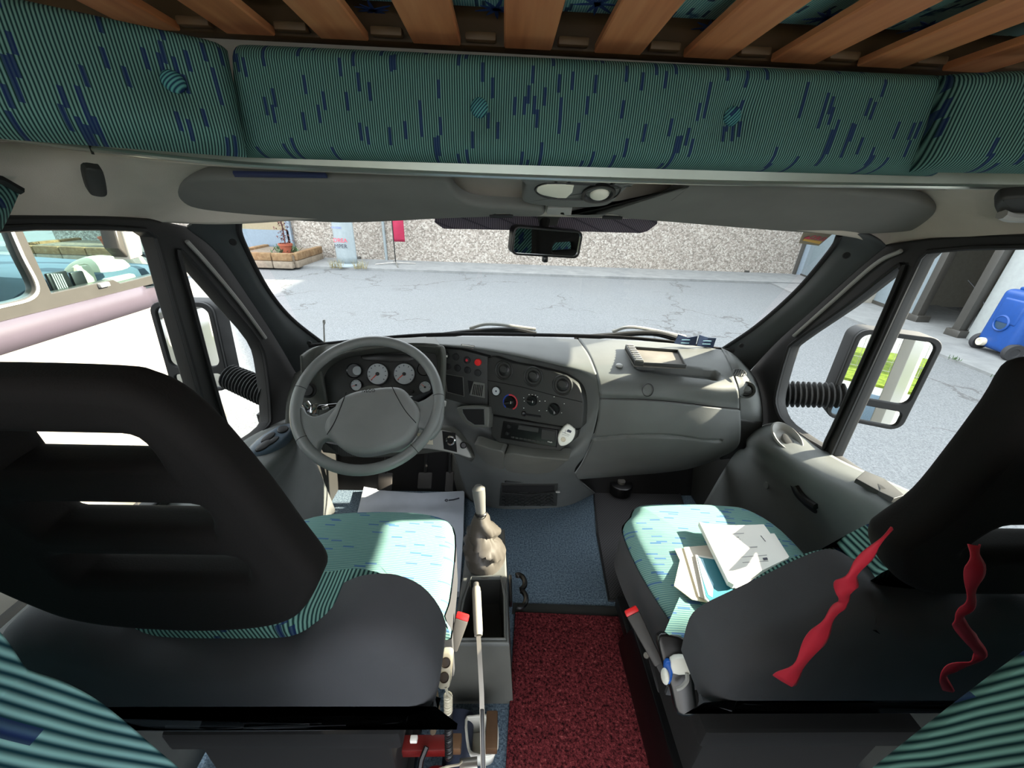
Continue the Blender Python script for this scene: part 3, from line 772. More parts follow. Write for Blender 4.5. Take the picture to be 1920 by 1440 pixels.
# ================================================================== OWN DOOR MIRRORS
def door_mirror(name, centre, nrm, w, h, arm, label, tilt=0.0):
    n = V(nrm).normalized(); R = frame_of(n); u, v = R.col[0].copy(), R.col[1].copy()
    Rt = Matrix.Rotation(tilt, 3, n); u, v = Rt @ u, Rt @ v; c = V(centre)
    r = empty(name, c, label, 'mirror')
    sh = capsule(c, w / 2, h / 2, .035, u, v); b = B(); b.prism(sh, .085, .012, n=n); b.done('housing', M['seal'], r)
    gc = c + v * (h * .12); holed('rim', capsule(c + n * .012, w / 2, h / 2, .035, u, v), [capsule(gc + n * .012, w / 2 - .014, h * .37 - .012, .025, u, v), capsule(c - v * (h * .375) + n * .012, w / 2 - .016, h * .085, .015, u, v)], M['seal'], .014, .003, r, n=n)
    b = B(); b.prism(capsule(gc + n * .004, w / 2 - .012, h * .37 - .010, .025, u, v), .003, n=n); b.done('main_glass', M['mirror'], r)
    n2 = (n + v * -.12).normalized()
    b = B(); b.prism(capsule(c - v * (h * .375) + n * .004, w / 2 - .014, h * .085 + .002, .015, u, v), .003, n=n); b.done('wide_angle_glass', M['mirror'], r)
    # ribbed bellows arm
    p0, p1 = V(arm[0]), V(arm[1]); d = (p1 - p0); L = d.length; prof = []; nrib = 13
    for i in range(nrib): 
        t0 = i / nrib; prof += [(.030, t0 * L), (.048 - .006 * t0, (t0 + .35 / nrib) * L), (.048 - .006 * t0, (t0 + .6 / nrib) * L), (.030, (t0 + .95 / nrib) * L)]
    b = B(); b.lathe([(0, 0)] + prof + [(0, L)], p0, d.normalized(), n=16); b.done('bellows_arm', M['rubber'], r)
    return r
mc_ = AY(362, 652, 1.2)
din = (mc_ - CAM).normalized(); dout = V((-.30, -1, -.16)).normalized()
door_mirror('wing_mirror', mc_, dout - din, .17, .30, (AX(505, 738, -.77), AY(428, 705, 1.19)), 'black wing mirror outside the left door, reflecting the fence', tilt=math.radians(-2))
mr_ = AY(1648, 712, 1.1)
din = (mr_ - CAM).normalized(); dout = V((-.055, -1, -.14)).normalized()
door_mirror('wing_mirror', mr_, dout - din, .21, .31, (AX(1452, 738, .98), AY(1585, 742, 1.12)), 'black wing mirror outside the right door, reflecting the camper side', tilt=math.radians(0))

# own camper side walls behind the doors (seen in the mirrors, hold the daylight windows of the living area)
def sidewall(name, x, y0=.30, y1=-3.4):
    o = [V((x, y0, -.55)), V((x, y1, -.55)), V((x, y1, 2.05)), V((x, y0, 2.05))]
    h1 = capsule(V((x, -1.0, 1.25)), .5, .30, .07, V((0, 1, 0)), V((0, 0, 1))); h2 = capsule(V((x, -2.4, 1.25)), .4, .30, .07, V((0, 1, 0)), V((0, 0, 1)))
    ob = holed(name, o, [h1, h2], M['caravan'], .04, .004, n=V((1 if x > 0 else -1, 0, 0))); struct(ob); return ob
sidewall('wall_left', -1.0); sidewall('wall_right', 1.24)
# ================================================================== CAB SHELL
b = B(); b.box((.1, -.9, -.03), (2.2, 5.0, .06)); o = b.done('floor', M['carpet']); struct(o, 'blue speckled carpet floor of the cab')
# alcove floor / roof over the cab: shades the dashboard like the overhanging sleeping nose does
nb = B()
nb.hexa([V(p) for p in ((-1.0, .80, 1.34), (1.15, .80, 1.34), (1.15, 1.52, 1.34), (-1.0, 1.52, 1.34), (-1.0, .80, 1.40), (1.15, .80, 1.40), (1.15, 1.72, 1.48), (-1.0, 1.72, 1.48))])
nb.box((.1, .6, 1.98), (2.1, 2.4, .05)); nb.hexa([V(p) for p in ((-1.0, 1.52, 1.34), (1.15, 1.52, 1.34), (1.15, 1.2, 2.0), (-1.0, 1.2, 2.0), (-1.0, 1.60, 1.40), (1.15, 1.60, 1.40), (1.15, 1.28, 2.0), (-1.0, 1.28, 2.0))])
for x in (-1.02, 1.17): nb.box((x, .8, 1.68), (.04, 1.3, .68))
o = nb.done('ceiling_alcove', M['caravan']); struct(o, 'white overcab sleeping alcove shell')

LX, RXX = -.75, .95
# headliner
rA = [(-60, 262), (60, 270), (200, 291), (330, 305), (450, 315), (700, 327), (960, 336), (1290, 345), (1500, 349), (1700, 352), (1850, 354), (1960, 355), (2060, 356)]
rC = [(-60, 396), (60, 398), (200, 401), (300, 410), (445, 420), (700, 405), (960, 405), (1290, 415), (1580, 442), (1660, 455), (1820, 441), (1960, 434), (2060, 434)]
A = [AY(x, y, .752) for x, y in rA]; Cc = []
for x, y in rC:
    if x < 320: Cc.append(AX(x, y + 7, LX - .004))
    elif x > 1640: Cc.append(AX(x, y + 7, RXX + .004))
    else: Cc.append(AY(x, y, .955))
A[0] = V((LX - .02, .70, A[0].z)) if False else A[0]
def recess(px): return .012 + .045 * max(0, min(1, (px - 320) / 120)) * max(0, min(1, (1850 - px) / 120))
m1 = [a.lerp(c, .15) + V((0, 0, recess(q[0]) * .6)) for a, c, q in zip(A, Cc, rA)]
mid = [a.lerp(c, .5) + V((0, 0, recess(q[0]))) for a, c, q in zip(A, Cc, rA)]
m2 = [a.lerp(c, .85) + V((0, .0, recess(q[0]) * .7)) for a, c, q in zip(A, Cc, rA)]
rows = [A, m1, mid, m2, Cc]
o = surface('ceiling', rows, M['headliner'], None, 6, 8, solid=.01); struct(o, 'light grey felt headliner above the windscreen')

# A pillars
def pillar(name, inner, outer, xw, bulge):
    n = len(inner); I = []
    for k, (x, y) in enumerate(inner): I.append(AY(x, y, .965 + (1.335 - .965) * k / (n - 1)))
    O = [AX(x, y, xw) for x, y in outer]
    Md = [i.lerp(o_, .45) + V(bulge) for i, o_ in zip(I, O)]; M2 = [i.lerp(o_, .8) + V(bulge) * .7 for i, o_ in zip(I, O)]
    o = surface(name, [I, Md, M2, O], M['pillar'], None, 8, 6, solid=.008); struct(o)
    b = B(); b.tube(cr([p + V((0, .004, 0)) for p in I], 6), .007, 8); struct(b.done(name.replace('trim', 'trim_seal'), M['matt_black']))
    return I, O
pillar('trim_1', [(445, 413), (452, 450), (498, 540), (545, 598), (606, 646)], [(350, 428), (408, 476), (468, 560), (520, 640), (562, 712)], LX + .015, (.012, -.012, .012))
pillar('trim_2', [(1577, 440), (1560, 470), (1496, 545), (1420, 612), (1352, 658)], [(1662, 462), (1606, 508), (1528, 578), (1458, 640), (1402, 700)], RXX - .015, (-.012, -.012, .012))
for (pl, px, py) in (('l', 437, 454), ('l', 580, 643), ('r', 1587, 479), ('r', 1390, 648)):
    q = AY(px, py, {454: 1.0, 643: 1.25, 479: 1.0, 648: 1.27}[py]) ; d = (CAM - q).normalized()
    b = B(); b.lathe([(0, .012), (.0062, .012), (.008, .008)], q + d * .012, d, n=16); tag(b.done('screw_cap', M['matt_black']), {454: 'round dark screw cap high on the left windscreen pillar', 643: 'round dark screw cap low on the left windscreen pillar', 479: 'round dark screw cap high on the right windscreen pillar', 648: 'round dark screw cap low on the right windscreen pillar'}[py], 'screw cap')

# windscreen glass, seal and dotted band
wt = [AY(x, y, .975) for x, y in ((430, 395), (700, 385), (960, 385), (1300, 395), (1600, 420))]
wb = [AZ(x, y, .822) + V((0, .02, 0)) for x, y in ((575, 652), (800, 631), (1000, 631), (1200, 638), (1380, 662))]
b = B(); b.grid(surf([wt, [a.lerp(c, .5) + V((0, .015, .015)) for a, c in zip(wt, wb)], wb], 6, 8)); o = b.done('window_1', M['glass']); struct(o, 'large curved windscreen')
b = B(); b.tube(cr([p + V((0, -.006, .002)) for p in wb], 6), .007, 8); struct(b.done('trim_windscreen', M['matt_black']))
wpl = Plane(wt[2] + V((0, -.006, 0)), wb[1] + V((0, -.006, 0)), wb[3] + V((0, -.006, 0)))
b = B(); b.prism([wpl.at(x, y) for x, y in ((815, 395), (815, 417), (832, 429), (1000, 432), (1200, 437), (1213, 434), (1232, 420), (1235, 395))], .003); tag(b.done('sun_band', M['knit']), 'dotted purple grey band along the top of the windscreen behind the mirror', 'sun band')
# sticker at the top right corner of the windscreen
st = [wpl.at(x, y) for x, y in ((1510, 428), (1498, 456), (1535, 461), (1562, 438), (1556, 430))]
r = empty('windscreen_sticker', st[1], 'small yellow and red sticker in the top right corner of the windscreen', 'sticker')
b = B(); b.prism(st, .002); b.done('sheet', M['sticker'], r)
b = B(); b.prism([wpl.at(x, y, .002) for x, y in ((1505, 451), (1508, 448), (1541, 453), (1536, 458))], .001); b.done('yellow_field', M['sticker_yellow'], r)
ri = (wpl.at(1545, 449) - wpl.at(1522, 445)).normalized()
text('lettering', 'EURO', wpl.at(1534, 447, .003), wpl.n, .017, M['red_text'], r, right=ri, mirror=True)
b = B(); b.prism([wpl.at(x, y, .003) for x, y in ((1507, 447), (1518, 443), (1519, 449))], .001); b.done('emblem', M['red_text'], r)

# ---------------------------------------------------------------- doors
def door(name, x, outer, main, quarter, panel_rows, label, sgn):
    o = [AX(a, c, x) if not isinstance(a, float) else V((x, a, c)) for a, c in outer]
    hm = [AX(a, c, x) if not isinstance(a, float) else V((x, a, c)) for a, c in main]
    hq = cr([AX(a, c, x) for a, c in quarter], 3, True)
    r = empty(name, (x, .6, 0), label, 'door'); r['kind'] = 'structure'; del r['category']
    holed('window_frame', o, [hm, hq], M['door_frame'], .035, .006, r, n=V((-sgn, 0, 0)))
    b = B(); b.grid([[V((x + sgn * .02, -.3, .55)), V((x + sgn * .02, 1.25, .55))], [V((x + sgn * .02, -.3, 1.3)), V((x + sgn * .02, 1.25, 1.3))]]); 
    xg = x + sgn * .018
    bb = B(); bb.grid([[V((xg, p.y, p.z)) for p in (hm[0], hm[1])], [V((xg, p.y, p.z)) for p in (hm[3], hm[2])]]) if False else None
    b.done('pane', M['glass'], r)
    b = B(); b.tube([p + V((-sgn * .004, 0, 0)) for p in hq], .006, 6, closed=True); b.tube([p + V((-sgn * .004, 0, 0)) for p in hm], .005, 6, closed=True); b.done('rubber_seal', M['seal'], r)
    surface('panel', panel_rows, M['door'], r, 10, 6, solid=.01)
    return r
dl = door('door_1', LX, [(-.30, .57), (-.30, 1.27), (20, 403), (200, 404), (285, 410), (352, 424), (414, 472), (476, 560), (528, 640), (562, 712), (556, 785), (525, 822), (470, 880)],
     [(-.25, .63), (-.25, 1.222), (-10, 430), (60, 426), (200, 427), (270, 431), (290, 445), (298, 470), (325, 570), (372, 735), (402, 840)],
     [(333, 480), (346, 480), (420, 565), (482, 640), (497, 690), (505, 770), (500, 800), (450, 833), (428, 815), (395, 710), (355, 560)],
     [[V((LX + .004, y, z)) for y, z in ((-.3, .66), (.2, .655), (.6, .645), (.9, .636), (1.08, .598), (1.19, .565))],
      [V((x, y, z)) for x, y, z in ((-.70, -.3, .655), (-.70, .2, .65), (-.69, .6, .64), (-.675, .9, .625), (-.675, 1.06, .598), (-.72, 1.18, .56))],
      [V((x, y, z)) for x, y, z in ((-.66, -.3, .63), (-.66, .2, .625), (-.65, .6, .615), (-.632, .88, .600), (-.640, 1.03, .585), (-.71, 1.15, .54))],
      [V((x, y, z)) for x, y, z in ((-.66, -.3, .56), (-.66, .2, .55), (-.66, .6, .54), (-.655, .88, .53), (-.665, 1.03, .52), (-.715, 1.15, .50))],
      [V((-.705, y, z)) for y, z in ((-.3, .42), (.2, .42), (.6, .42), (.88, .42), (1.06, .42), (1.2, .42))],
      [V((-.715, y, z)) for y, z in ((-.3, .02), (.2, .02), (.6, .02), (.88, .02), (1.1, .02), (1.3, .02))]],
     'left cab door', -1)
dr = door('door_2', RXX, [(-.30, .57), (-.30, 1.27), (1930, 437), (1830, 440), (1740, 446), (1656, 458), (1600, 502), (1522, 574), (1452, 640), (1398, 704), (1396, 760), (1415, 810), (1500, 850)],
     [(-.25, .76), (-.25, 1.25), (1930, 463), (1820, 465), (1742, 472), (1728, 485), (1690, 565), (1560, 855)],
     [(1692, 502), (1680, 503), (1590, 573), (1494, 640), (1478, 662), (1458, 735), (1458, 765), (1475, 795), (1540, 838), (1552, 828), (1600, 725), (1690, 520)],
     [[V((.946, y, z)) for y, z in ((-.3, .83), (.2, .80), (.6, .742), (.85, .678), (1.08, .650), (1.19, .565))],
      [V((x, y, z)) for x, y, z in ((.90, -.3, .82), (.90, .2, .79), (.895, .6, .735), (.882, .82, .672), (.878, 1.04, .638), (.92, 1.18, .55))],
      [V((x, y, z)) for x, y, z in ((.855, -.3, .79), (.855, .2, .76), (.862, .6, .705), (.852, .80, .650), (.838, .99, .622), (.90, 1.15, .53))],
      [V((x, y, z)) for x, y, z in ((.865, -.3, .70), (.865, .2, .67), (.875, .6, .61), (.868, .80, .575), (.862, 1.0, .55), (.905, 1.15, .50))],
      [V((.905, y, z)) for y, z in ((-.3, .5), (.2, .48), (.6, .45), (.82, .43), (1.04, .42), (1.2, .42))],
      [V((.915, y, z)) for y, z in ((-.3, .02), (.2, .02), (.6, .02), (.88, .02), (1.1, .02), (1.3, .02))]],
     'right cab door', 1)
# left door: window switch pod
pl = Plane(AX(480, 845, -.70), AX(540, 815, -.66), AX(515, 800, -.70))
pc = AZ(508, 828, .628); pn = V((.22, -.18, 1)).normalized(); pu = V((.30, .95, 0)); pu = (pu - pn * pu.dot(pn)).normalized(); pv = pn.cross(pu)
b = B(); b.prism(circle(pc + pn * .012, .082, pu, pv, 32, .032), .03, .010, n=pn); pod = b.done('switch_pod', M['gloss_black'], dl)
pod.data.materials[0] = mat('pod_plastic', (70, 84, 96), .3)
b = B()
for (a, c, ra, rb) in ((.045, .0, .016, .014), (.0, .008, .024, .010), (-.03, -.006, .026, .012), (-.005, -.012, .022, .008)):
    b.prism(circle(pc + pn * .0165 + pu * a + pv * c, ra, pu, pv, 18, rb), .01, .003, n=pn)
b.done('window_switch', M['black'], dl)
# right door: storage cup, grab recess, handle
rc = AX(1473, 822, .905); rn = V((-.25, -.25, 1)).normalized(); ru = V((-.12, -1, 0)); ru = (ru - rn * ru.dot(rn)).normalized(); rv_ = rn.cross(ru)
b = B(); rc = AZ(1474, 824, .655); b.lathe([(.060, 0), (.066, .010), (.060, .014), (.052, .010), (.042, -.002), (0, -.006)], rc, rn, n=36)
for v_ in b.bm.verts:
    d = v_.co - rc; k = d.dot(rv_); v_.co = v_.co - rv_ * (k * .45)
b.done('cup_tray', M['grey_light'], dr)
b = B(); b.prism(circle(rc + rn * .008 + ru * .015, .034, ru, rv_, 20, .014), .01, .003, n=rn); b.done('tray_insert', M['panel'], dr)
po = [(1622, 882), (1660, 898), (1697, 928), (1676, 934), (1648, 920), (1605, 897)]
b = B(); b.prism([AZ(x, y, .722 + (.03 if x > 1660 else 0)) for x, y in po], .012, .002, n=V((0, 0, 1))); b.done('grab_pocket', M['panel'], dr)
hp = Plane(AX(1480, 900, .862), AX(1540, 960, .875), AX(1500, 960, .878))
ho = cr([hp.at(x, y) for x, y in ((1479, 900), (1489, 893), (1512, 899), (1542, 925), (1541, 938), (1531, 962), (1518, 958), (1492, 934), (1482, 915))], 4, True)
b = B(); b.prism(ho, .02, .004); hb = b.done('handle_bezel', M['black'], dr)
b = B(); b.tube(cr([hp.at(x, y, .008) for x, y in ((1492, 912), (1500, 925), (1512, 938), (1530, 950))], 6), .009, 8); b.done('door_handle', M['gloss_black'], dr)
b = B(); b.lathe([(0, .004), (.011, .004), (.012, 0)], AX(1438, 910, .895), V((-1, 0, 0)), n=20); b.done('screw_cover', M['door'], dr)

# pale weather strips showing between the door frames and the pillars
b = B(); b.tube(cr([AX(x, y, LX + .006) for x, y in ((350, 452), (392, 498), (450, 568), (498, 634))], 6), .005, 6); struct(b.done('trim_strip_left', M['grey_light']))
b = B(); b.tube(cr([AX(x, y, RXX - .006) for x, y in ((1690, 470), (1640, 496), (1560, 566), (1488, 630))], 6), .005, 6); struct(b.done('trim_strip_right', M['grey_light']))
# headliner pieces
q = Plane(AX(160, 320, -.70), AX(200, 320, -.67), AX(180, 370, -.72))
b = B(); hp2 = Plane(AY(160, 322, .70), AY(198, 322, .72), AY(180, 368, .74)); b.prism(cr([hp2.at(x, y) for x, y in ((160, 322), (185, 320), (196, 326), (203, 360), (199, 370), (180, 370), (168, 362))], 4, True), .012, .004)
tag(b.done('headliner_cover', M['panel']), 'small dark rounded cover plate in the headliner above the left door', 'cover plate')
gp = Plane(AY(1870, 380, .70), AY(1920, 380, .69), AY(1890, 410, .72))
r = empty('grab_handle', gp.at(1890, 395), 'dark recessed grab handle in the headliner above the right door', 'grab handle')
b = B(); b.prism(cr([gp.at(x, y) for x, y in ((1866, 396), (1870, 380), (1890, 372), (1960, 370), (1990, 378), (1990, 412), (1890, 414))], 4, True), .02, .006); b.done('bezel', M['panel'], r)
b = B(); b.tube(cr([gp.at(x, y, .006) for x, y in ((1878, 402), (1900, 408), (1980, 408))], 5), .008, 8); b.done('grip', M['grey_light'], r)
# curtain scrap hanging at the left door
rows = [[AX(-60 + 0, 330, -.70), AX(0, 338, -.70), AX(38, 358, -.70)], [AX(-60, 400, -.69), AX(-5, 395, -.68), AX(20, 400, -.70)], [AX(-60, 470, -.70), AX(-20, 440, -.69), AX(4, 432, -.70)]]
r = empty('door_curtain', AX(0, 380, -.7), 'teal striped curtain edge hanging at the left door', 'curtain')
surface('cloth', rows, M['fab_curtain'], r, 6, 6, solid=.004)
b = B(); b.tube([AX(-60, 326, -.695), AX(0, 336, -.695), AX(39, 358, -.695)], .006, 6); b.done('hem', M['black'], r)
# front bulkhead
b = B(); b.box((.1, 1.62, .30), (1.9, .06, .62)); b.hexa([V(p) for p in ((-.78, 1.45, -.01), (1.0, 1.45, -.01), (1.0, 1.6, -.01), (-.78, 1.6, -.01), (-.78, 1.585, .35), (1.0, 1.585, .35), (1.0, 1.6, .35), (-.78, 1.6, .35))])
o = b.done('wall_front', M['matt_black']); struct(o, 'dark firewall under the dashboard')
for sx in (-.79, .985):
    b = B(); b.box((sx, 1.38, .30), (.05, .5, .62)); o = b.done('wall_kick_left' if sx < 0 else 'wall_kick_right', M['panel']); struct(o)
# ================================================================== OVERHEAD: trim, cushions, bed base, visors, console, mirror
lip = [(-120, 238), (0, 258), (200, 284), (450, 309), (700, 322), (960, 333), (1290, 343), (1500, 347), (1700, 350), (1850, 352), (2060, 356)]
path = cr([AY(x, y, .742) for x, y in lip], 6)
r = empty('edge_trim', (0, .74, 1.33), 'brushed aluminium edge profile running under the teal alcove cushions', 'trim profile')
b = B(); b.sweep(path, [(-.006, .0), (-.006, .032), (.004, .032), (.004, .0)]); b.done('face', mat('trim_grey', (150, 158, 150), .35, metal=.5), r)
b = B(); b.tube([p + V((0, -.005, .001)) for p in path], .0042, 8); b.done('lip', M['alu'], r)
b = B(); q = AY(168, 272, .734); b.box(q, (.0012, .004, .026)); b.done('joint', M['panel'], r)

def cushion(name, c00, c10, c01, c11, t, m, buttons, label, mb, pw=3.2, nu=60, nv=26):
    """padded board: four face corners (bottom left, bottom right, top left, top right), thickness t behind, dimpled at buttons"""
    c00, c10, c01, c11 = map(V, (c00, c10, c01, c11))
    n = (c10 - c00).cross(c01 - c00).normalized()
    if n.dot(CAM - c00) < 0: n = -n
    W = (c10 - c00).length; H = (c01 - c00).length
    bt = [V(q) for q in buttons]
    def pt(u, v, back=False):
        p = (c00.lerp(c10, u)).lerp(c01.lerp(c11, u), v)
        eu = min(u, 1 - u) * W; ev = min(v, 1 - v) * H; R_ = t * .55
        f = 1.0
        for e in (eu, ev):
            if e < R_: f *= math.sqrt(max(0, 1 - (1 - e / R_) ** 2))
        d = t * (f - 1) + .006 * math.sin(math.pi * v) * math.sin(math.pi * u)
        for q in bt:
            k = (p - q).length / .030; d -= .016 * math.exp(-k * k)
        return p + n * d
    us = [0, .004, .012, .025, .045] + [.07 + .86 * i / nu for i in range(nu + 1)] + [.955, .975, .988, .996, 1]
    vs = [0, .01, .03, .06, .1, .15] + [.2 + .6 * i / nv for i in range(nv + 1)] + [.85, .9, .94, .97, .99, 1]
    b = B(); b.grid([[pt(u, v) for u in us] for v in vs])
    r = empty(name, (c00 + c11) / 2, label, 'cushion')
    b.grid([[c00 - n * t, c10 - n * t], [c01 - n * t, c11 - n * t]])
    b.done('pad', m, r, 60)
    for q in bt:
        R_ = frame_of(n); b = B(); b.ell(q - n * .008, (.0135, .0135, .007), R_, 18, 10); b.done('button', mb, r)
    return r
mbtn = fabric('fabric_button', (.75, 0, -.66), (.6, 0, .7), light=(84, 150, 150), dark=(20, 46, 70))
mid_y = .700
cushion('alcove_cushion', AY(425, 292, mid_y), AY(1795, 330, mid_y), AY(412, 66, mid_y), AY(1830, 130, mid_y), .045, M['fab_front'],
        [AY(898, 200, mid_y), AY(1378, 216, mid_y)], 'long teal striped alcove cushion across the middle above the windscreen', mbtn, nu=110)
# left cushion turned towards the bed
a0, a1 = AZ(-40, 231, 1.350), AZ(468, 276, 1.350)
d = (a1 - a0).normalized(); L0 = a1 - d * .60
t1 = AZ(428, 61, 1.487); t0 = t1 - d * .60
M['fab_left'] = fabric('fabric_left', tuple(d), (0, .25, .97))
cushion('alcove_cushion', L0, a1, t0, t1, .045, M['fab_left'], [a1.lerp(t1, .52) - d * .072], 'teal striped alcove cushion at the left end, turned inwards', mbtn, nu=70)
a0, a1 = AY(1732, 318, .672), AZ(1920, 326, 1.350)
a0 = AY(1733, 320, .662); d = V((.93, -.36, 0)).normalized(); R1 = a0 + d * .5
t0 = AY(1797, 126, .665); t1 = t0 + d * .5
M['fab_right'] = fabric('fabric_right', tuple(d), (0, .25, .97))
cushion('alcove_cushion', a0, R1, t0, t1, .045, M['fab_right'], [], 'teal striped alcove cushion at the right end above the visor', mbtn, nu=50)

# slatted bed base
r = empty('slatted_bed_base', (.1, .2, 1.5), 'wooden slatted bed base of curved beech slats overhead', 'bed base')
zb = 1.500
b = B(); b.box((.15, .775, zb + .03), (1.9, .03, .05), bevel=.004); b.done('rail', M['wood_dark'], r)
sl = [(357, 447), (590, 650), (755, 843), (945, 1028), (1125, 1232), (1298, 1405), (1472, 1590), (1640, 1760), (1800, 1900)]
xs = []
for k in range(11):
    x = -.385 + .1365 * k; xs.append(x)
q = [AZ(x, 96, zb) for x in (945, 1028)]
x0 = q[0].x; pitch = .1365
for k in range(-4, 7):
    x = x0 + pitch * k + .036; b = B()
    rows = []
    for i in range(15):
        y = .742 - 1.3 * i / 14; bow = .020 * math.sin(math.pi * i / 14); hw = .036
        rows.append([V((x - hw, y, zb + bow + .002)), V((x - hw + .002, y, zb + bow)), V((x + hw - .002, y, zb + bow)), V((x + hw, y, zb + bow + .002)), V((x + hw, y, zb + bow + .010)), V((x - hw, y, zb + bow + .010))])
    b.grid(rows, cu=True); b.done('slat', M['wood'], r, 25)
    b = B(); b.box((x + pitch / 2 - .002, .732, zb + .008), (.046, .016, .011), bevel=.003); b.done('slat_holder', M['wood_dark'], r)
# mattress over the slats
b = B(); b.box((.12, .11, zb + .098), (2.0, 1.26, .12), bevel=.02)
def star(c, s, k=9, seed=1):
    rr = random.Random(seed); out = []
    for i in range(k):
        a = 2 * math.pi * i / k + rr.uniform(-.2, .2); l = s * rr.uniform(.7, 1.3)
        d = V((math.cos(a), math.sin(a), 0)); w_ = V((-d.y, d.x, 0)) * s * .10; p = V(c)
        out.append([p + w_, p + d * l * .6 + w_ * .8, p + d * l, p + d * l * .6 - w_ * .8, p - w_])
    return out
b.mat(1)
for i, (px, py) in enumerate(((1552, 34), (1740, 50), (930, 18), (1330, 52), (700, 20), (1120, 8), (1900, 8))):
    c = AZ(px, py, zb + .0372)
    for pol in star(c, .030, seed=i): b.prism(pol, .0008, n=(0, 0, -1))
o = b.done('mattress', [M['fab_mattress'], mat('leaf_print', (40, 66, 120), .95)], None, 40); tag(o, 'teal patterned mattress lying on the wooden slats overhead', 'mattress')

# ---------------------------------------------------------------- sun visors
vp = Plane(V((0, .93, 1.252)), V((.3, .93, 1.252)), V((0, .80, 1.322)))
vl = [(322, 372), (330, 352), (355, 338), (420, 334), (640, 338), (800, 338), (838, 342), (852, 362), (872, 378), (905, 386), (980, 390), (1018, 394), (1021, 404), (1005, 409), (960, 408), (952, 404), (930, 404), (922, 409), (840, 412), (740, 417), (640, 420), (520, 414), (430, 408), (370, 400), (338, 388)]
r = empty('sun_visor', vp.at(650, 380), 'dark grey sun visor folded up on the left, above the steering wheel', 'sun visor')
b = B(); b.prism(cr([vp.at(x, y) for x, y in vl], 3, True), .022, .010, seg=4); b.done('board', M['visor'], r)
b = B(); b.cyl(vp.at(918, 405, .001), vp.at(962, 405, .001), .004, n=10); b.done('clip_pin', M['black'], r)
b = B(); b.prism([vp.at(x, y, .002) for x, y in ((436, 326), (610, 330), (614, 335), (440, 333))], .006, .002); b.done('document_strap', mat('navy_strap', (28, 40, 78), .7), r)
vr = [(1046, 397), (1100, 399), (1170, 395), (1215, 388), (1252, 374), (1280, 352), (1296, 346), (1400, 350), (1560, 358), (1680, 370), (1740, 384), (1758, 394), (1752, 410), (1728, 428), (1690, 437), (1600, 441), (1500, 438), (1390, 430), (1280, 421), (1180, 413), (1163, 411), (1155, 406), (1135, 405), (1128, 410), (1090, 410), (1052, 406)]
vpr = Plane(V((0, .93, 1.252)), V((.9, .93, 1.268)), V((0, .80, 1.322)))
r = empty('sun_visor', vpr.at(1450, 395), 'dark grey sun visor folded up on the right, above the glovebox', 'sun visor')
b = B(); b.prism(cr([vpr.at(x, y) for x, y in vr], 3, True), .022, .010, seg=4); b.done('board', M['visor'], r)
b = B(); b.cyl(vpr.at(1130, 407, .001), vpr.at(1166, 409, .001), .004, n=10); b.done('clip_pin', M['black'], r)

# overhead console with lamp
cp = Plane(V((0, .90, 1.250)), V((.3, .90, 1.252)), V((0, .76, 1.322)))
r = empty('overhead_console', cp.at(1070, 360), 'grey overhead console with map lamps above the interior mirror', 'console')
b = B(); b.prism(cr([cp.at(x, y) for x, y in ((990, 339), (1188, 345), (1182, 350), (1160, 370), (1140, 386), (1100, 391), (1030, 389), (985, 382), (979, 372), (985, 350))], 3, True), .035, .008, seg=3); b.done('body', M['console'], r)
b = B(); b.tube(cr([cp.at(x, y, .001) for x, y in ((1003, 357), (1012, 347), (1040, 344), (1120, 347), (1158, 350), (1163, 358), (1152, 370), (1125, 374), (1060, 374), (1020, 369))], 4, True), .0014, 6, closed=True); b.done('lamp_rim', M['black'], r)
b = B(); b.prism(cr([cp.at(x, y, .003) for x, y in ((1006, 357), (1016, 348), (1040, 346), (1076, 350), (1062, 372), (1030, 369), (1012, 364))], 2, True), .006, .0015); b.done('lamp_lens', M['lens'], r)
b = B(); b.lathe([(.030, -.002), (.031, .004), (.026, .004), (.020, -.004), (0, -.004)], cp.at(1122, 362, .001), cp.n, n=30); b.done('reading_lamp_bezel', M['black'], r)
b = B(); b.ell(cp.at(1124, 364, .0), (.018, .018, .008), frame_of(cp.n)); b.done('reading_lamp', M['lens'], r)
for px in (1055, 1140):
    b = B(); b.lathe([(.014, -.001), (.014, .003), (.010, .003), (.009, -.002), (0, -.002)], cp.at(px, 339, -.002), cp.n, n=20); b.done('switch', M['black'], r)
b = B(); b.prism([vp.at(x, y, .002) for x, y in ((1027, 391), (1073, 391), (1071, 404), (1058, 404), (1056, 399), (1052, 399), (1050, 404), (1026, 403), (1024, 398))], .012, .002); tag(b.done('visor_bracket', M['grey_light']), 'light grey visor clip bracket between the two sun visors', 'bracket')

# interior mirror
mp = AY(1026, 455, .955); din = (mp - CAM).normalized(); dout = V((.50, -.66, -.16)).normalized(); mn = (dout - din).normalized(); mn = mn
R_ = frame_of(mn); u, v = R_.col[0].copy(), R_.col[1].copy(); tl = Matrix.Rotation(math.radians(-3.2), 3, mn); u, v = tl @ u, tl @ v
r = empty('rear_view_mirror', mp, 'black framed interior rear view mirror under the overhead console', 'mirror')
W2, H2 = .086, .0315
b = B(); b.prism(capsule(mp, W2, H2, .014, u, v), .03, .006, n=mn); b.done('housing', M['gloss_black'], r)
holed('rim', capsule(mp + mn * .005, W2, H2, .014, u, v), [capsule(mp + mn * .005, W2 - .0045, H2 - .0045, .010, u, v)], M['gloss_black'], .006, .0012, r, n=mn)
n3 = (dout - din).normalized(); b = B(); b.prism(capsule(mp + mn * .0006, W2 - .004, H2 - .004, .010, u, v), .0005, n=mn)
b.done('glass', M['mirror'], r)
tp = wpl.at(1022, 412)
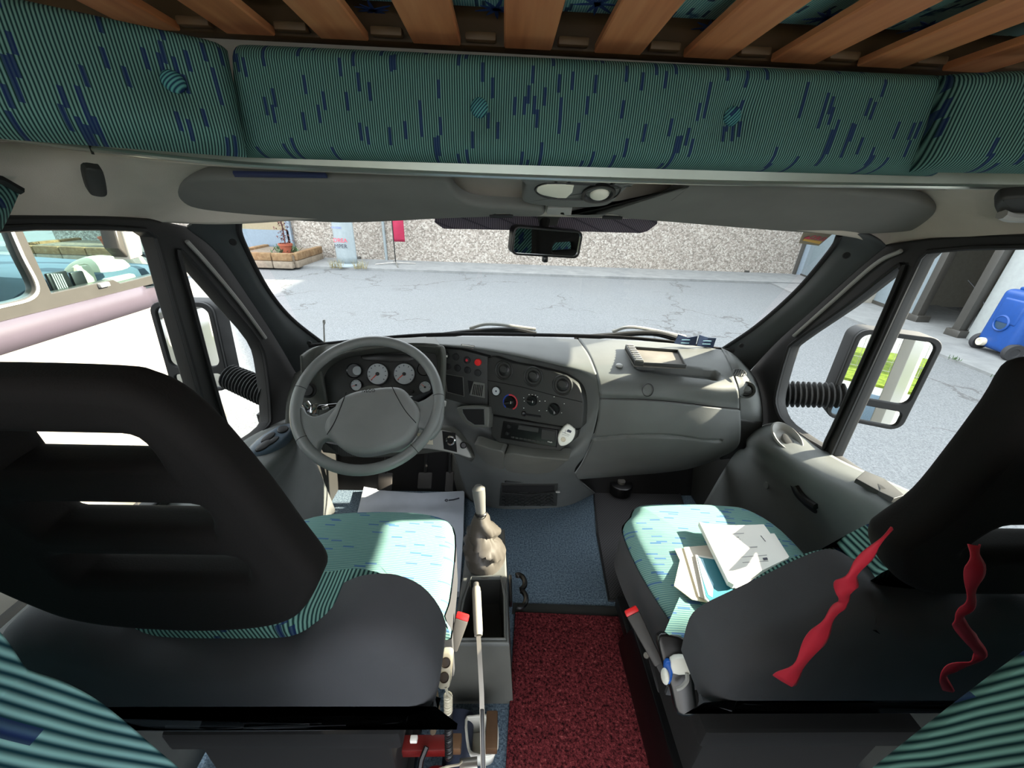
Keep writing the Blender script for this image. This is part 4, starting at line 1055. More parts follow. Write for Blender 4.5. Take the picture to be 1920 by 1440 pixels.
b = B(); b.tube([mp - mn * .025 + V((0, 0, .01)), (mp - mn * .03 + tp) / 2 + V((0, 0, .01)), tp], [.013, .011, .013], 12); b.done('stalk', M['gloss_black'], r)
b = B(); b.prism([wpl.at(x, y, .004) for x, y in ((1006, 402), (1052, 402), (1044, 424), (1012, 424))], .01, .002); b.done('foot', M['panel'], r)
b = B(); b.box(mp - v * (H2 + .006), (.012, .014, .016), R_, bevel=.003); b.done('dip_lever', M['gloss_black'], r)
# ================================================================== DASHBOARD
D = empty('dashboard', (.1, 1.3, .6), 'grey moulded dashboard with glovebox, vents, radio and instrument binnacle', 'dashboard')
def rowsZY(spec):
    """each row: list of (px, py, kind, value): z or y fixed"""
    out = []
    for r_ in spec:
        out.append([AZ(a, c, v) if k == 'z' else (AY(a, c, v) if k == 'y' else AX(a, c, v)) for a, c, k, v in r_])
    return out
# passenger side top pad with tray groove
def groove(p):
    d = p - CAM
    # capsule shaped hollow on the pad, in pad coordinates
    g0, g1 = GA, GB; ax = (g1 - g0); t = max(0, min(1, (p - g0).dot(ax) / ax.length_squared)); k = (p - (g0 + ax * t)).length
    h = max(0.0, min(1.0, (.030 - k) / .010)); h = h * h * (3 - 2 * h)
    return p + V((0, .006, -.022)) * h
GA, GB = AZ(1205, 692, .80), AZ(1335, 706, .797)
spec = [[(1085, 634, 'z', .826), (1160, 637, 'z', .826), (1240, 642, 'z', .826), (1300, 648, 'z', .826), (1356, 656, 'z', .826)],
        [(1102, 660, 'z', .82), (1170, 662, 'z', .82), (1245, 665, 'z', .82), (1310, 670, 'z', .82), (1366, 678, 'z', .82)],
        [(1115, 690, 'z', .802), (1180, 692, 'z', .804), (1250, 697, 'z', .804), (1320, 704, 'z', .802), (1376, 708, 'z', .80)],
        [(1121, 712, 'z', .785), (1190, 716, 'z', .788), (1258, 720, 'z', .788), (1328, 728, 'z', .784), (1384, 732, 'z', .776)],
        [(1124, 735, 'y', 1.075), (1196, 739, 'y', 1.06), (1262, 744, 'y', 1.06), (1332, 752, 'y', 1.065), (1386, 758, 'y', 1.09)],
        [(1124, 746, 'y', 1.080), (1198, 748, 'y', 1.066), (1264, 753, 'y', 1.066), (1334, 761, 'y', 1.07), (1386, 766, 'y', 1.095)]]
lid = surface('upper_glovebox_lid', rowsZY(spec), M['dash'], D, 14, 12, solid=.012, f=groove)
spec = [[(1124, 749, 'y', 1.085), (1198, 751, 'y', 1.058), (1264, 756, 'y', 1.055), (1334, 764, 'y', 1.058), (1388, 770, 'y', 1.085)],
        [(1120, 790, 'y', 1.085), (1196, 793, 'y', 1.045), (1264, 796, 'y', 1.042), (1334, 802, 'y', 1.045), (1389, 806, 'y', 1.075)],
        [(1108, 832, 'y', 1.095), (1192, 830, 'y', 1.045), (1262, 831, 'y', 1.040), (1332, 835, 'y', 1.045), (1386, 832, 'y', 1.08)],
        [(1092, 868, 'y', 1.12), (1185, 864, 'y', 1.065), (1256, 862, 'y', 1.06), (1322, 858, 'y', 1.07), (1374, 846, 'y', 1.10)],
        [(1074, 897, 'y', 1.16), (1170, 890, 'y', 1.11), (1245, 884, 'y', 1.11), (1300, 876, 'y', 1.13), (1350, 858, 'y', 1.16)],
        [(1078, 899, 'y', 1.24), (1170, 892, 'y', 1.24), (1245, 886, 'y', 1.24), (1300, 877, 'y', 1.24), (1350, 860, 'y', 1.24)]]
GP = [AY(x, y, yy) for x, y, yy in ((1116, 822, 1.09), (1190, 817, 1.045), (1262, 818, 1.04), (1352, 827, 1.05))]; GPc = cr(GP, 6)
def groove2(p):
    k = min((p - q).length for q in GPs); h = max(0.0, min(1.0, (.0075 - k) / .005)); return p + V((0, .008, 0)) * h
GPs = cr(GP, 40)
gb = surface('glovebox_door', rowsZY(spec), M['dash'], D, 16, 20, solid=.012, f=groove2)
b = B(); pn_ = V((-.15, -.9, .35)).normalized(); q = AZ(1214, 731, .775) if False else AY(1214, 731, 1.068) + pn_ * .004
b.prism(circle(q, .0145, frame_of(pn_).col[0], frame_of(pn_).col[1], 24, .018), .008, .003, n=pn_); b.done('latch_button', M['dash'], D)
b = B(); b.tube(circle(q + pn_ * .001, .0165, frame_of(pn_).col[0], frame_of(pn_).col[1], 24, .020), .0016, 6, closed=True); b.done('latch_ring', M['black'], D)
b = B(); q = AZ(1161, 686, .808); b.lathe([(0, .006), (.008, .006), (.011, .004), (.012, 0)], q, (0, -.1, 1), n=22, up=V((0, 1, 0))); b.done('push_button', M['grey_light'], D)
# passenger end piece by the pillar
spec = [[(1352, 652, 'z', .83), (1372, 662, 'z', .83), (1398, 682, 'x', .93)],
        [(1366, 680, 'z', .815), (1392, 690, 'z', .81), (1418, 712, 'x', .935)],
        [(1382, 718, 'y', 1.12), (1408, 730, 'y', 1.13), (1428, 748, 'x', .935)],
        [(1387, 762, 'y', 1.12), (1412, 770, 'y', 1.13), (1431, 786, 'x', .935)],
        [(1386, 790, 'y', 1.13), (1412, 795, 'y', 1.14), (1430, 795, 'x', .935)]]
surface('side_pad', rowsZY(spec), M['dash'], D, 10, 8, solid=.01)
spec = [[(1384, 786, 'y', 1.125), (1412, 790, 'y', 1.135), (1430, 791, 'x', .93)],
        [(1384, 820, 'y', 1.15), (1408, 822, 'y', 1.15), (1424, 816, 'x', .925)],
        [(1350, 862, 'y', 1.24), (1380, 858, 'y', 1.24), (1396, 850, 'x', .91)]]
surface('side_lower', rowsZY(spec), M['panel'], D, 8, 8, solid=.01)
def vent(c, n, R_, parent, name='air_vent', m1=None, flap=.25):
    Rf = frame_of(n); m1 = m1 or M['panel']
    b = B(); b.lathe([(R_ * 1.02, -.004), (R_ * 1.04, .003), (R_ * .96, .006), (R_ * .84, .002), (R_ * .80, -.008), (0, -.012)], c, n, n=36); o = b.done(name, m1, parent)
    b = B(); b.ell(V(c) - V(n) * .006, (R_ * .72, R_ * .72, R_ * .30), Rf, 26, 14); b.done('vent_ball', M['black'], o)
    b = B()
    for (rr, ry, dy) in ((.62, .42, .14), (.60, .50, -.1)):
        b.tube([V(c) + Rf @ V((R_ * rr * math.cos(a), R_ * (ry * math.sin(a) + dy), R_ * .29 - .006 - R_ * .10 * (math.cos(a) ** 2))) for a in [math.pi * (1 + k / 16) for k in range(17)]], R_ * .022, 6)
    b.prism(circle(V(c) + Rf @ V((0, R_ * .12, R_ * .235)), R_ * .44, Rf.col[0], Rf.col[1], 24, R_ * .34), .003, .001, n=n)
    b.done('vent_flap', m1, o)
    return o
sp = Plane(AY(1386, 740, 1.12), AY(1412, 750, 1.13), AX(1430, 760, .935))
vent(AY(1399, 731, 1.12), V((-.45, -.75, .5)).normalized(), .028, D, 'side_vent', M['dash'])
b = B(); q = AZ(1386, 699, .818); nn = V((-.3, -.35, .9)).normalized(); Rf = frame_of(nn)
for k in range(-2, 3):
    hh = .017 * math.sqrt(1 - (k / 2.8) ** 2); b.box(q + Rf.col[0] * (k * .0062), (.0028, hh * 1.6, .004), Rf)
b.done('demister_grille', M['matt_black'], D)
b = B(); b.tube(circle(q, .019, Rf.col[0], Rf.col[1], 24, .015), .0013, 6, closed=True); b.done('grille_rim', M['dash'], D)

# ---------------------------------------------------------------- centre stack
spec = [[(800, 632, 'z', .826), (880, 631, 'z', .826), (960, 632, 'z', .826), (1030, 633, 'z', .826), (1083, 636, 'z', .826)],
        [(800, 640, 'z', .828), (880, 640, 'z', .828), (960, 644, 'z', .828), (1040, 652, 'z', .826), (1103, 664, 'z', .822)],
        [(812, 647, 'z', .823), (888, 653, 'z', .822), (965, 665, 'z', .818), (1052, 683, 'z', .812), (1116, 694, 'z', .802)],
        [(816, 654, 'y', 1.33), (890, 664, 'y', 1.30), (965, 680, 'y', 1.25), (1065, 702, 'y', 1.17), (1124, 722, 'y', 1.105)],
        [(822, 745, 'y', 1.29), (880, 765, 'y', 1.255), (930, 780, 'y', 1.21), (1070, 798, 'y', 1.11), (1123, 762, 'y', 1.085)],
        [(824, 775, 'y', 1.27), (890, 800, 'y', 1.24), (935, 815, 'y', 1.22), (1055, 828, 'y', 1.12), (1114, 806, 'y', 1.085)],
        [(828, 805, 'y', 1.20), (896, 832, 'y', 1.17), (940, 846, 'y', 1.135), (1045, 856, 'y', 1.07), (1104, 838, 'y', 1.085)],
        [(838, 822, 'y', 1.20), (900, 842, 'y', 1.165), (945, 856, 'y', 1.13), (1042, 866, 'y', 1.065), (1096, 856, 'y', 1.09)],
        [(850, 850, 'y', 1.25), (900, 878, 'y', 1.20), (948, 886, 'y', 1.17), (1040, 886, 'y', 1.10), (1078, 880, 'y', 1.10)],
        [(862, 885, 'y', 1.30), (908, 905, 'y', 1.27), (950, 910, 'y', 1.24), (1040, 910, 'y', 1.20), (1084, 898, 'y', 1.16)],
        [(878, 930, 'z', .06), (925, 948, 'z', .03), (990, 951, 'z', .02), (1060, 945, 'z', .03), (1112, 922, 'z', .08)],
        [(882, 940, 'z', 0), (926, 952, 'z', -.01), (990, 955, 'z', -.01), (1062, 949, 'z', -.01), (1116, 925, 'z', .0)]]
surface('centre_stack', rowsZY(spec), M['dash'], D, 14, 12, solid=.006)
# dark control panel (right half of the stack)
CPn = Plane(AY(925, 680, 1.245), AY(925, 780, 1.185), AY(1088, 760, 1.075))
def onC(px, py, l=0.0): return CPn.at(px, py, l)
po = [(914, 671), (960, 680), (1010, 690), (1050, 701), (1078, 717), (1090, 735), (1094, 760), (1093, 785), (1089, 803), (1060, 801), (1000, 791), (950, 781), (926, 777), (917, 768), (915, 740)]
b = B(); b.prism(cr([onC(x, y, .006) for x, y in po], 3, True), .05, .005); b.done('control_panel', M['panel'], D)
b = B(); b.tube([onC(x, y, .0065) for x, y in ((915, 713), (980, 726), (1040, 742), (1092, 754))], .0012, 6); b.done('panel_joint', M['matt_black'], D)
for (x, y) in ((945, 694), (1000, 706), (1055, 722)): vent(onC(x, y, .007), CPn.n, .0335, D)
rgtC = (onC(1050, 740) - onC(950, 720)).normalized(); upC = CPn.n.cross(rgtC)
b = B(); b.lathe([(.018, 0), (.018, .006), (.015, .007), (.015, .005), (0, .005)], onC(931, 733, .006), CPn.n, n=28); ck = b.done('clock', M['gloss_black'], D)
b = B(); b.lathe([(0, .0003), (.0145, .0003)], onC(930, 733.5, .012), CPn.n, n=28); b.done('clock_face', M['dial'], ck)
b = B(); c = onC(930, 733.5, .0125)
for k in range(12): a = k * math.pi / 6; b.box(c + rgtC * (.011 * math.cos(a)) + upC * (.011 * math.sin(a)), (.001, .001, .0006))
b.lathe([(0, .0015), (.003, .0015), (.0035, 0)], c, CPn.n, n=14); b.done('clock_marks', M['ink'], ck)
def knob(px, py, R_, ang):
    c = onC(px, py, .006); b = B(); b.lathe([(R_ * 1.1, 0), (R_ * 1.08, .004), (R_, .006), (R_ * .96, .010), (0, .010)], c, CPn.n, n=32); o = b.done('control_knob', M['gloss_black'], D)
    d = rgtC * math.cos(ang) + upC * math.sin(ang); e = CPn.n.cross(d); b = B()
    b.hexa([c + CPn.n * h + d * (s * R_ * L) + e * (t_ * w_) for h, L, w_ in ((.009, .95, R_ * .30), (.020, .85, R_ * .16)) for s, t_ in ((-1, -1), (1, -1), (1, 1), (-1, 1))], bevel=.0015); b.done('grip', M['black'], o)
    b = B(); b.box(c + CPn.n * .0205 + d * R_ * .55, (.0012, .0012, R_ * .5), None); b.done('pointer', M['white_text'], o); return o
knob(957, 754, .0200, math.radians(20)); knob(998, 751, .0165, math.radians(4)); knob(1039, 767, .0185, math.radians(-40))
def arc(px, py, R0, a0, a1, m, w_=.0016, name='scale_mark'):
    c = onC(px, py, .0066); b = B(); b.tube([c + rgtC * (R0 * math.cos(a)) + upC * (R0 * math.sin(a)) for a in [math.radians(a0 + (a1 - a0) * k / 20) for k in range(21)]], w_, 5); b.done(name, m, D)
arc(957, 754, .0265, 235, 105, M['heat_blue'], .0022, 'cold_scale'); arc(957, 754, .0255, 108, -60, M['heat_red'], .0026, 'heat_scale')
b = B()
for (px, py) in ((1039, 744), (1058, 757), (1022, 752), (1053, 774), (1025, 770), (982, 746), (983, 752), (1008, 744), (1012, 752), (992, 740), (998, 740), (1004, 741), (982, 765), (1011, 770)):
    b.box(onC(px, py, .0064), (.003, .0012, .002))
b.done('scale_symbols', M['white_text'], D)
b = B(); c0, c1 = onC(978, 776, .0064), onC(1014, 781, .0064); b.tube([c0, c1], .0035, 8); b.done('slider_slot', M['matt_black'], D)
b = B(); b.box(onC(982, 776, .010), (.014, .010, .016), bevel=.003); b.done('slider_knob', M['gloss_black'], D)

# switch panel (left half, facing the driver)
SPn = Plane(AY(825, 660, 1.30), AY(825, 745, 1.265), AY(914, 690, 1.243))
def onS(px, py, l=0.0): return SPn.at(px, py, l)
b = B(); b.prism([onS(x, y, .004) for x, y in ((819, 651), (866, 656), (914, 669), (915, 770), (870, 757), (828, 746))], .04, .003); b.done('switch_panel', M['panel'], D)
rS = (onS(900, 690) - onS(840, 680)).normalized(); uS = SPn.n.cross(rS)
for i, (px, py) in enumerate(((836, 666), (855, 669), (876, 675), (897, 679), (839, 687), (858, 690), (877, 694), (896, 699))):
    m_ = M['red'] if i == 3 else M['black']
    b = B(); c = onS(px, py, .004); b.lathe([(.0125, 0), (.0125, .003), (.0115, .0045 if i != 3 else .009), (0, .0055 if i != 3 else .010)], c, SPn.n, n=26); o = b.done('switch_button', m_, D)
    if i == 3:
        tag(o, 'red hazard warning button'); b = B(); t3 = [c + SPn.n * .0105 + rS * (.005 * math.cos(a)) + uS * (.005 * math.sin(a)) for a in (math.pi / 2, math.pi * 7 / 6, math.pi * 11 / 6)]
        b.tube(t3, .0006, 5, closed=True); b.done('triangle_mark', M['orange'], o)
    if i == 0:
        b = B(); b.box(c + SPn.n * .006 - uS * .002, (.018, .0012, .007), frame_of(SPn.n) @ Matrix.Rotation(math.pi / 2, 3, 'X')); b.done('paper_tag', M['paper'], o)
    if i == 2: b = B(); b.lathe([(0, .0068), (.0045, .0062), (.005, .005)], c, SPn.n, n=14); b.done('tell_tale', M['heat_red'], o)
# box builder for sunk cubbies; those drawn below are flat black sheets
def cubby(name, pl, pts, depth, m_in, rim, lift=.005, r0=.0016):
    f = [pl.at(x, y, lift) for x, y in pts]; c = sum(f, V((0, 0, 0))) / len(f); k = [c + (p - c) * .86 - pl.n * depth for p in f]; b = B(); n_ = len(f)
    b.grid([f + [f[0]], k + [k[0]]]); t = bmesh.new(); t.faces.new([t.verts.new(p) for p in k]); b._join(t); o = b.done(name, m_in, D)
    b = B(); b.tube(f, r0, 6, closed=True); b.done('rim', rim, o); return o
# flat black sheets just in front of the panel skin stand for shaded hollows
b = B(); b.prism([onS(x, y, .0048) for x, y in ((834, 701), (868, 707), (870, 743), (838, 735))], .0008); b.done('cubby_shade', M['matt_black'], D)
b = B(); b.tube([onS(x, y, .0055) for x, y in ((834, 701), (868, 707), (870, 743), (838, 735))], .0018, 6, closed=True); b.done('cubby_rim', M['dash_lower'], D)
b = B(); b.prism([onS(x, y, .0048) for x, y in ((877, 713), (909, 720), (910, 748), (880, 741))], .0008); b.done('grille_shade', M['matt_black'], D)  # flat black sheet for the shade behind the grille
sg = Plane(onS(884, 716, .005), onS(909, 720, .005), onS(895, 746, .012))
holed('interior_sensor_grille', [sg.at(x, y, .004) for x, y in ((888, 715), (909, 719), (909, 747), (880, 741))], [[sg.at(888 + k * 3.2, 720 + k * .5, .004), sg.at(890 + k * 3.2, 720.3 + k * .5, .004), sg.at(889 + k * 3.2 - 2, 740 + k * .6, .004), sg.at(887 + k * 3.2 - 2, 739.7 + k * .6, .004)] for k in range(6)], M['dash_lower'], .005, .0006, D)
# warning label on the top roll
b = B(); lp = Plane(AZ(866, 646, .828), AZ(890, 648, .828), AZ(866, 654, .815)); b.prism([lp.at(x, y, .004) for x, y in ((865, 645), (890, 648), (888, 655), (864, 651))], .0008); lab = b.done('warning_label', mat('label_brown', (64, 46, 40), .6), D)
b = B()
for pts in (((866, 645.6), (889, 649), (889, 650.2), (866, 647.4)), ((875, 650), (888, 652), (888, 654), (875, 651.6)), ((867, 649), (870, 649.4), (870, 651), (867, 650.6))): b.prism([lp.at(x, y, .0045) for x, y in pts], .0005)
b.done('label_print', M['paper'], lab)

# lower-left cubby beside the column
LP = Plane(AY(860, 770, 1.215), AY(920, 775, 1.175), AY(880, 830, 1.155))
b = B(); b.prism(cr([LP.at(x, y, .016) for x, y in ((857, 764), (885, 760), (912, 762), (917, 770), (916, 800), (912, 802), (885, 800), (868, 790), (859, 775))], 3, True), .04, .005); b.done('cubby_frame', M['dash_lower'], D)
b = B(); b.prism([LP.at(x, y, .0168) for x, y in ((867, 766), (908, 766), (909, 797), (890, 797), (876, 788), (868, 775))], .001); b.done('cubby_hole_shade', M['matt_black'], D)  # flat black sheet painted in for the shade inside the cubby
b = B(); b.tube([LP.at(x, y, .0165) for x, y in ((867, 766), (908, 766), (909, 797), (890, 797), (876, 788), (868, 775))], .0022, 6, closed=True); b.done('cubby_lip', M['dash'], D)

# radio in its recess
RP = Plane(AY(940, 790, 1.175), AY(1050, 805, 1.085), AY(935, 830, 1.150))
def onR(px, py, l=0.0): return RP.at(px, py, l)
b = B(); b.prism([onR(x, y, .004) for x, y in ((918, 778), (960, 786), (1075, 803), (1085, 806), (1080, 822), (1050, 846), (1000, 842), (935, 830), (921, 818))], .03, .006); b.done('radio_shelf', M['panel'], D)
b = B(); b.prism([onR(x, y, .010) for x, y in ((943, 790), (1046, 806), (1043, 839), (938, 822))], .03, .003); rad = b.done('radio', M['gloss_black'], D)
rR = (onR(1040, 805) - onR(945, 790)).normalized(); uR = RP.n.cross(rR)
for (px, py, R_) in ((955, 799, .0075), (952, 812, .0065)):
    b = B(); b.lathe([(R_, 0), (R_ * .95, .008), (0, .009)], onR(px, py, .010), RP.n, n=22); b.done('radio_knob', M['black'], rad)
b = B(); b.prism([onR(x, y, .0106) for x, y in ((972, 797), (1010, 803), (1009, 811), (971, 805))], .001); b.done('cassette_door', M['panel'], rad)
b = B(); b.prism([onR(x, y, .0106) for x, y in ((1016, 805), (1041, 809), (1039, 827), (1015, 823))], .001); b.done('display', M['panel'], rad)
b = B()
for k in range(9): b.prism([onR(958 + k * 8 + dx, 818 + k * 1.3 + dy, .0112) for dx, dy in ((0, 0), (6, 1), (6, 4), (0, 3))], .001)
b.done('preset_buttons', M['panel'], rad)
text('lettering', 'PHILIPS', onR(1031, 829, .0112), RP.n, .0052, M['white_text'], rad, right=rR)

# drawer, letter slot and net pocket below
DP = Plane(AY(950, 852, 1.118), AY(1060, 862, 1.045), AY(950, 888, 1.150))
b = B(); b.prism(cr([DP.at(x, y, .010) for x, y in ((948, 851), (1000, 857), (1062, 862), (1060, 868), (1048, 878), (1034, 886), (1015, 890), (975, 889), (948, 882))], 3, True), .05, .006); b.done('ashtray_drawer', M['dash_lower'], D)
b = B(); b.prism(cr([DP.at(x, y, .008) for x, y in ((889, 834), (920, 842), (945, 850), (945, 880), (925, 876), (903, 862))], 3, True), .04, .005); b.done('drawer_end', M['dash_lower'], D)
NP = Plane(AY(945, 893, 1.225), AY(1045, 893, 1.185), AY(940, 948, 1.315))
b = B(); b.prism([NP.at(x, y, .014) for x, y in ((947, 890), (1040, 890), (1038, 906), (946, 905))], .02, .002); b.done('letter_slot_shade', M['matt_black'], D)  # black plate in place of the shade inside the letter slot
b = B(); b.prism([NP.at(x, y, .015) for x, y in ((948, 898), (1036, 897), (1035, 904), (949, 905))], .01, .001); b.done('slot_flap', M['panel'], D)
b = B(); b.prism([NP.at(x, y, .014) for x, y in ((940, 908), (1046, 907), (1044, 949), (936, 949))], .02, .003); b.done('pocket_frame', M['panel'], D)
b = B(); b.prism([NP.at(x, y, .0155) for x, y in ((942, 911), (1040, 910), (1039, 922), (941, 924))], .006, .001); b.done('pocket_shade', M['matt_black'], D)  # black plate stands for the dark inside of the pocket
b = B()
for k in range(-4, 11):
    for sgn in (1, -1):
        p = []
        for t_ in range(9):
            yy = 924 + t_ * 3; xx = 942 + k * 12 + sgn * t_ * 6 + (0 if sgn > 0 else 40)
            if 940 <= xx <= 1040: p.append(NP.at(xx, yy + 1.5 * math.sin(xx * .2), .018))
        if len(p) > 2: b.tube(p, .0011, 5)
b.tube([NP.at(x, y, .019) for x, y in ((940, 924), (990, 928), (1040, 922))], .0022, 6); b.done('net', M['black'], D)
b = B(); b.box(NP.at(1046, 922, .018), (.018, .01, .006), bevel=.002); b.done('net_hook', M['grey_light'], D)

# ---------------------------------------------------------------- driver side: binnacle
IP = Plane(AY(640, 690, 1.235), AY(800, 690, 1.235), AY(700, 740, 1.195))
def onI(px, py, l=0.0): return IP.at(px, py, l)
hood_o = [(572, 770), (577, 720), (596, 688), (640, 662), (700, 649), (770, 645), (818, 648), (829, 660), (829, 720), (828, 770)]
hood_i = [(612, 765), (606, 720), (618, 690), (648, 672), (700, 664), (770, 661), (812, 663), (819, 674), (820, 720), (820, 765)]
top_b = [(570, 690), (590, 668), (612, 652), (660, 642), (720, 637), (780, 634), (815, 632), (830, 634), (830, 640), (830, 650)]
rows = [[AZ(x, y, .826) for x, y in ((566, 668), (585, 655), (612, 645), (660, 639), (720, 635), (770, 633), (800, 632), (815, 632), (822, 632), (826, 632))],
        [AY(x, y, 1.235) for x, y in top_b], [AY(x, y, 1.175) for x, y in hood_o], [AY(x, y, 1.18) for x, y in [(a + 3, c + 3) for a, c in hood_o]], [onI(x, y, -.002) for x, y in hood_i]]
rows[1] = [rows[0][k].lerp(rows[2][k], .55) + V((0, 0, .006)) for k in range(10)]
surface('binnacle_hood', rows, M['dash_lower'], D, 8, 8, solid=.006)
b = B(); b.prism([onI(x, y, -.002) for x, y in [(600, 775), (600, 715), (612, 684), (648, 666), (700, 658), (775, 655), (822, 658), (826, 775)]], .01); b.done('instrument_panel', M['panel'], D)
b = B(); b.prism(cr([onI(x, y, .0005) for x, y in ((680, 666), (740, 663), (773, 668), (772, 676), (740, 679), (700, 677), (682, 674))], 3, True), .003, .001); b.done('warning_lamp_strip', M['gloss_black'], D)
rI = V((1, 0, 0)); uI = IP.n.cross(rI)
def gauge(px, py, R_, ang, ticks, a0, a1, name='gauge'):
    c = onI(px, py, .001); b = B(); b.lathe([(R_ * 1.10, 0), (R_ * 1.08, .006), (R_ * 1.0, .005), (R_ * .98, .001), (R_ * .97, .0005)], c, IP.n, n=40); o = b.done(name, M['black'], D)
    b = B(); b.lathe([(0, .001), (R_ * .985, .001)], c, IP.n, n=40); b.done('dial', M['dial'], o)
    b = B()
    for k in range(ticks):
        a = math.radians(a0 + (a1 - a0) * k / (ticks - 1)); d = rI * math.cos(a) + uI * math.sin(a); e = IP.n.cross(d); q0 = c + IP.n * .0014 + d * R_ * .86; q1 = c + IP.n * .0014 + d * R_ * .72; w_ = e * R_ * .035
        b.prism([q0 + w_, q0 - w_, q1 - w_, q1 + w_], .0003, n=IP.n)
    b.done('dial_marks', M['dark_text'], o)
    d = rI * math.cos(math.radians(ang)) + uI * math.sin(math.radians(ang)); e = IP.n.cross(d); q = c + IP.n * .003
    b = B(); b.prism([q + e * R_ * .06, q + d * R_ * .85 + e * R_ * .02, q + d * R_ * .85 - e * R_ * .02, q - e * R_ * .06], .0006, n=IP.n); b.done('needle', M['orange'], o)
    b = B(); b.lathe([(0, .005), (R_ * .16, .004), (R_ * .17, 0)], c + IP.n * .0015, IP.n, n=20); b.done('needle_hub', M['black'], o); return o
gauge(708, 701, .0365, 225, 10, 228, -40); gauge(758, 701, .0365, 222, 9, 228, -40)
gauge(668, 722, .019, 200, 6, 200, 20); gauge(797, 726, .0205, 140, 6, 200, 0)
def dark_well(px, py, R_):
    b = B(); b.lathe([(R_ * 1.05, 0), (R_ * 1.03, .004), (R_ * .98, .003), (R_ * .9, .001), (0, .001)], onI(px, py, .001), IP.n, n=32); return b.done('gauge_well', M['gloss_black'], D)
dark_well(664, 695, .0255); dark_well(795, 692, .023)
b = B(); b.lathe([(0, .0025), (.0155, .0025)], onI(670, 695, .001), IP.n, n=28); b.done('blank_dial', M['dial'], D)
b = B(); b.lathe([(0, .004), (.006, .003), (.0065, 0)], onI(772, 734, .001), IP.n, n=16); b.done('trip_button', M['black'], D)
# panel left of the wheel with rotary light switch
KP = Plane(AY(560, 720, 1.16), AY(600, 720, 1.17), AY(575, 800, 1.12))
surface('driver_side_panel', [[AY(552, 700, 1.22), AY(575, 690, 1.2), AY(600, 690, 1.2)], [AY(538, 750, 1.15), AY(570, 745, 1.165), AY(612, 745, 1.18)], [AY(535, 795, 1.11), AY(570, 800, 1.125), AY(625, 800, 1.15)], [AY(540, 812, 1.13), AY(580, 835, 1.13), AY(640, 838, 1.15)]], M['dash_lower'], D, 8, 8, solid=.02)
kn = V((.15, -.85, .5)).normalized()
b = B(); b.lathe([(.026, 0), (.026, .004), (.020, .006), (.018, .014), (0, .015)], AY(578, 732, 1.155), kn, n=30); b.done('light_switch', M['black'], D)
# knee panel below the column with the sockets on its right
surface('knee_panel', [[AY(620, 790, 1.17), AY(700, 800, 1.17), AY(790, 800, 1.17), AY(850, 800, 1.185), AY(880, 830, 1.18)],
                       [AY(600, 830, 1.13), AY(690, 838, 1.11), AY(780, 836, 1.11), AY(845, 832, 1.13), AY(890, 855, 1.16)],
                       [AY(606, 848, 1.13), AY(690, 858, 1.11), AY(780, 852, 1.11), AY(840, 848, 1.13), AY(884, 866, 1.17)]], M['dash_lower'], D, 8, 6, solid=.012)
b = B(); skp = Plane(AY(780, 810, 1.10), AY(840, 812, 1.10), AY(800, 850, 1.06)); b.prism(cr([skp.at(x, y) for x, y in ((779, 806), (800, 808), (825, 806), (850, 812), (868, 830), (884, 858), (860, 852), (832, 846), (800, 841), (781, 838))], 3, True), .03, .004); b.done('socket_panel', M['grey_light'], D)
b = B(); b.prism([skp.at(x, y, .0008) for x, y in ((829, 808), (854, 812), (857, 848), (832, 842))], .001); b.done('socket_shade', M['matt_black'], D)  # thin black sheet as the shade around the sunk socket
b = B(); b.lathe([(.0165, 0), (.0165, .006), (.013, .008), (.011, .006), (.010, -.002), (0, -.004)], skp.at(845, 826, .001), skp.n, n=28); b.done('lighter_socket', M['chrome'], D)
b = B(); b.lathe([(.0115, 0), (.0115, .004), (.009, .005), (.008, .001), (0, .001)], skp.at(869, 835, .001), skp.n, n=24); b.done('small_socket', M['gloss_black'], D)
b = B(); b.prism([skp.at(x, y, .002) for x, y in ((782, 812), (810, 812), (812, 834), (784, 831))], .004, .001); b.done('coin_tray', M['cream'], D)
# carpet-dark tunnel sides beside the stack
b = B(); b.hexa([AY(848, 850, 1.32), AY(905, 880, 1.28), AZ(925, 950, 0), AZ(880, 938, 0), AY(848, 850, 1.5), AY(905, 880, 1.5), V((-.12, 1.55, 0)), V((-.3, 1.55, 0))], bevel=.004); b.done('tunnel_side', M['dash_lower'], D)

# ================================================================== STEERING WHEEL
WC = V((-.355, .924, .787)); WN = V((.043, -.646, .762)).normalized()
WR = frame_of(WN); wr, wu = WR.col[0].copy(), WR.col[1].copy()
tl = Matrix.Rotation(math.radians(-11), 3, WN)
r = empty('steering_wheel', WC, 'grey leather steering wheel with a wide four spoke hub pad', 'steering wheel')
Rm = .187
b = B(); b.tube([WC + wr * (Rm * math.cos(a)) + wu * (Rm * math.sin(a)) for a in [2 * math.pi * k / 72 for k in range(72)]], .0145, 16, closed=True); b.done('rim', M['wheel'], r)
b = B()
for a in (172, 218, 318, 8):
    a = math.radians(a - 4); p = WC + wr * (Rm * math.cos(a)) + wu * (Rm * math.sin(a)); d = (-wr * math.sin(a) + wu * math.cos(a)); b.lathe([(.0149, -.0008), (.0152, 0), (.0149, .0008)], p, d, n=20)
b.done('rim_seams', M['matt_black'], r)
def W(px, py, h=0.0):
    pl = Plane(WC + WN * h, WC + WN * h + wr, WC + WN * h + wu); return pl.at(px, py)
def spoke(pts, name='spoke'):
    b = B(); b.prism(cr([W(x, y, .004) for x, y in pts], 3, True), .022, .006, n=WN); b.done(name, M['wheel'], r)
spoke([(548, 770), (566, 762), (575, 775), (590, 780), (612, 772), (640, 760), (640, 830), (616, 822), (600, 830), (592, 852), (572, 836), (556, 806)])
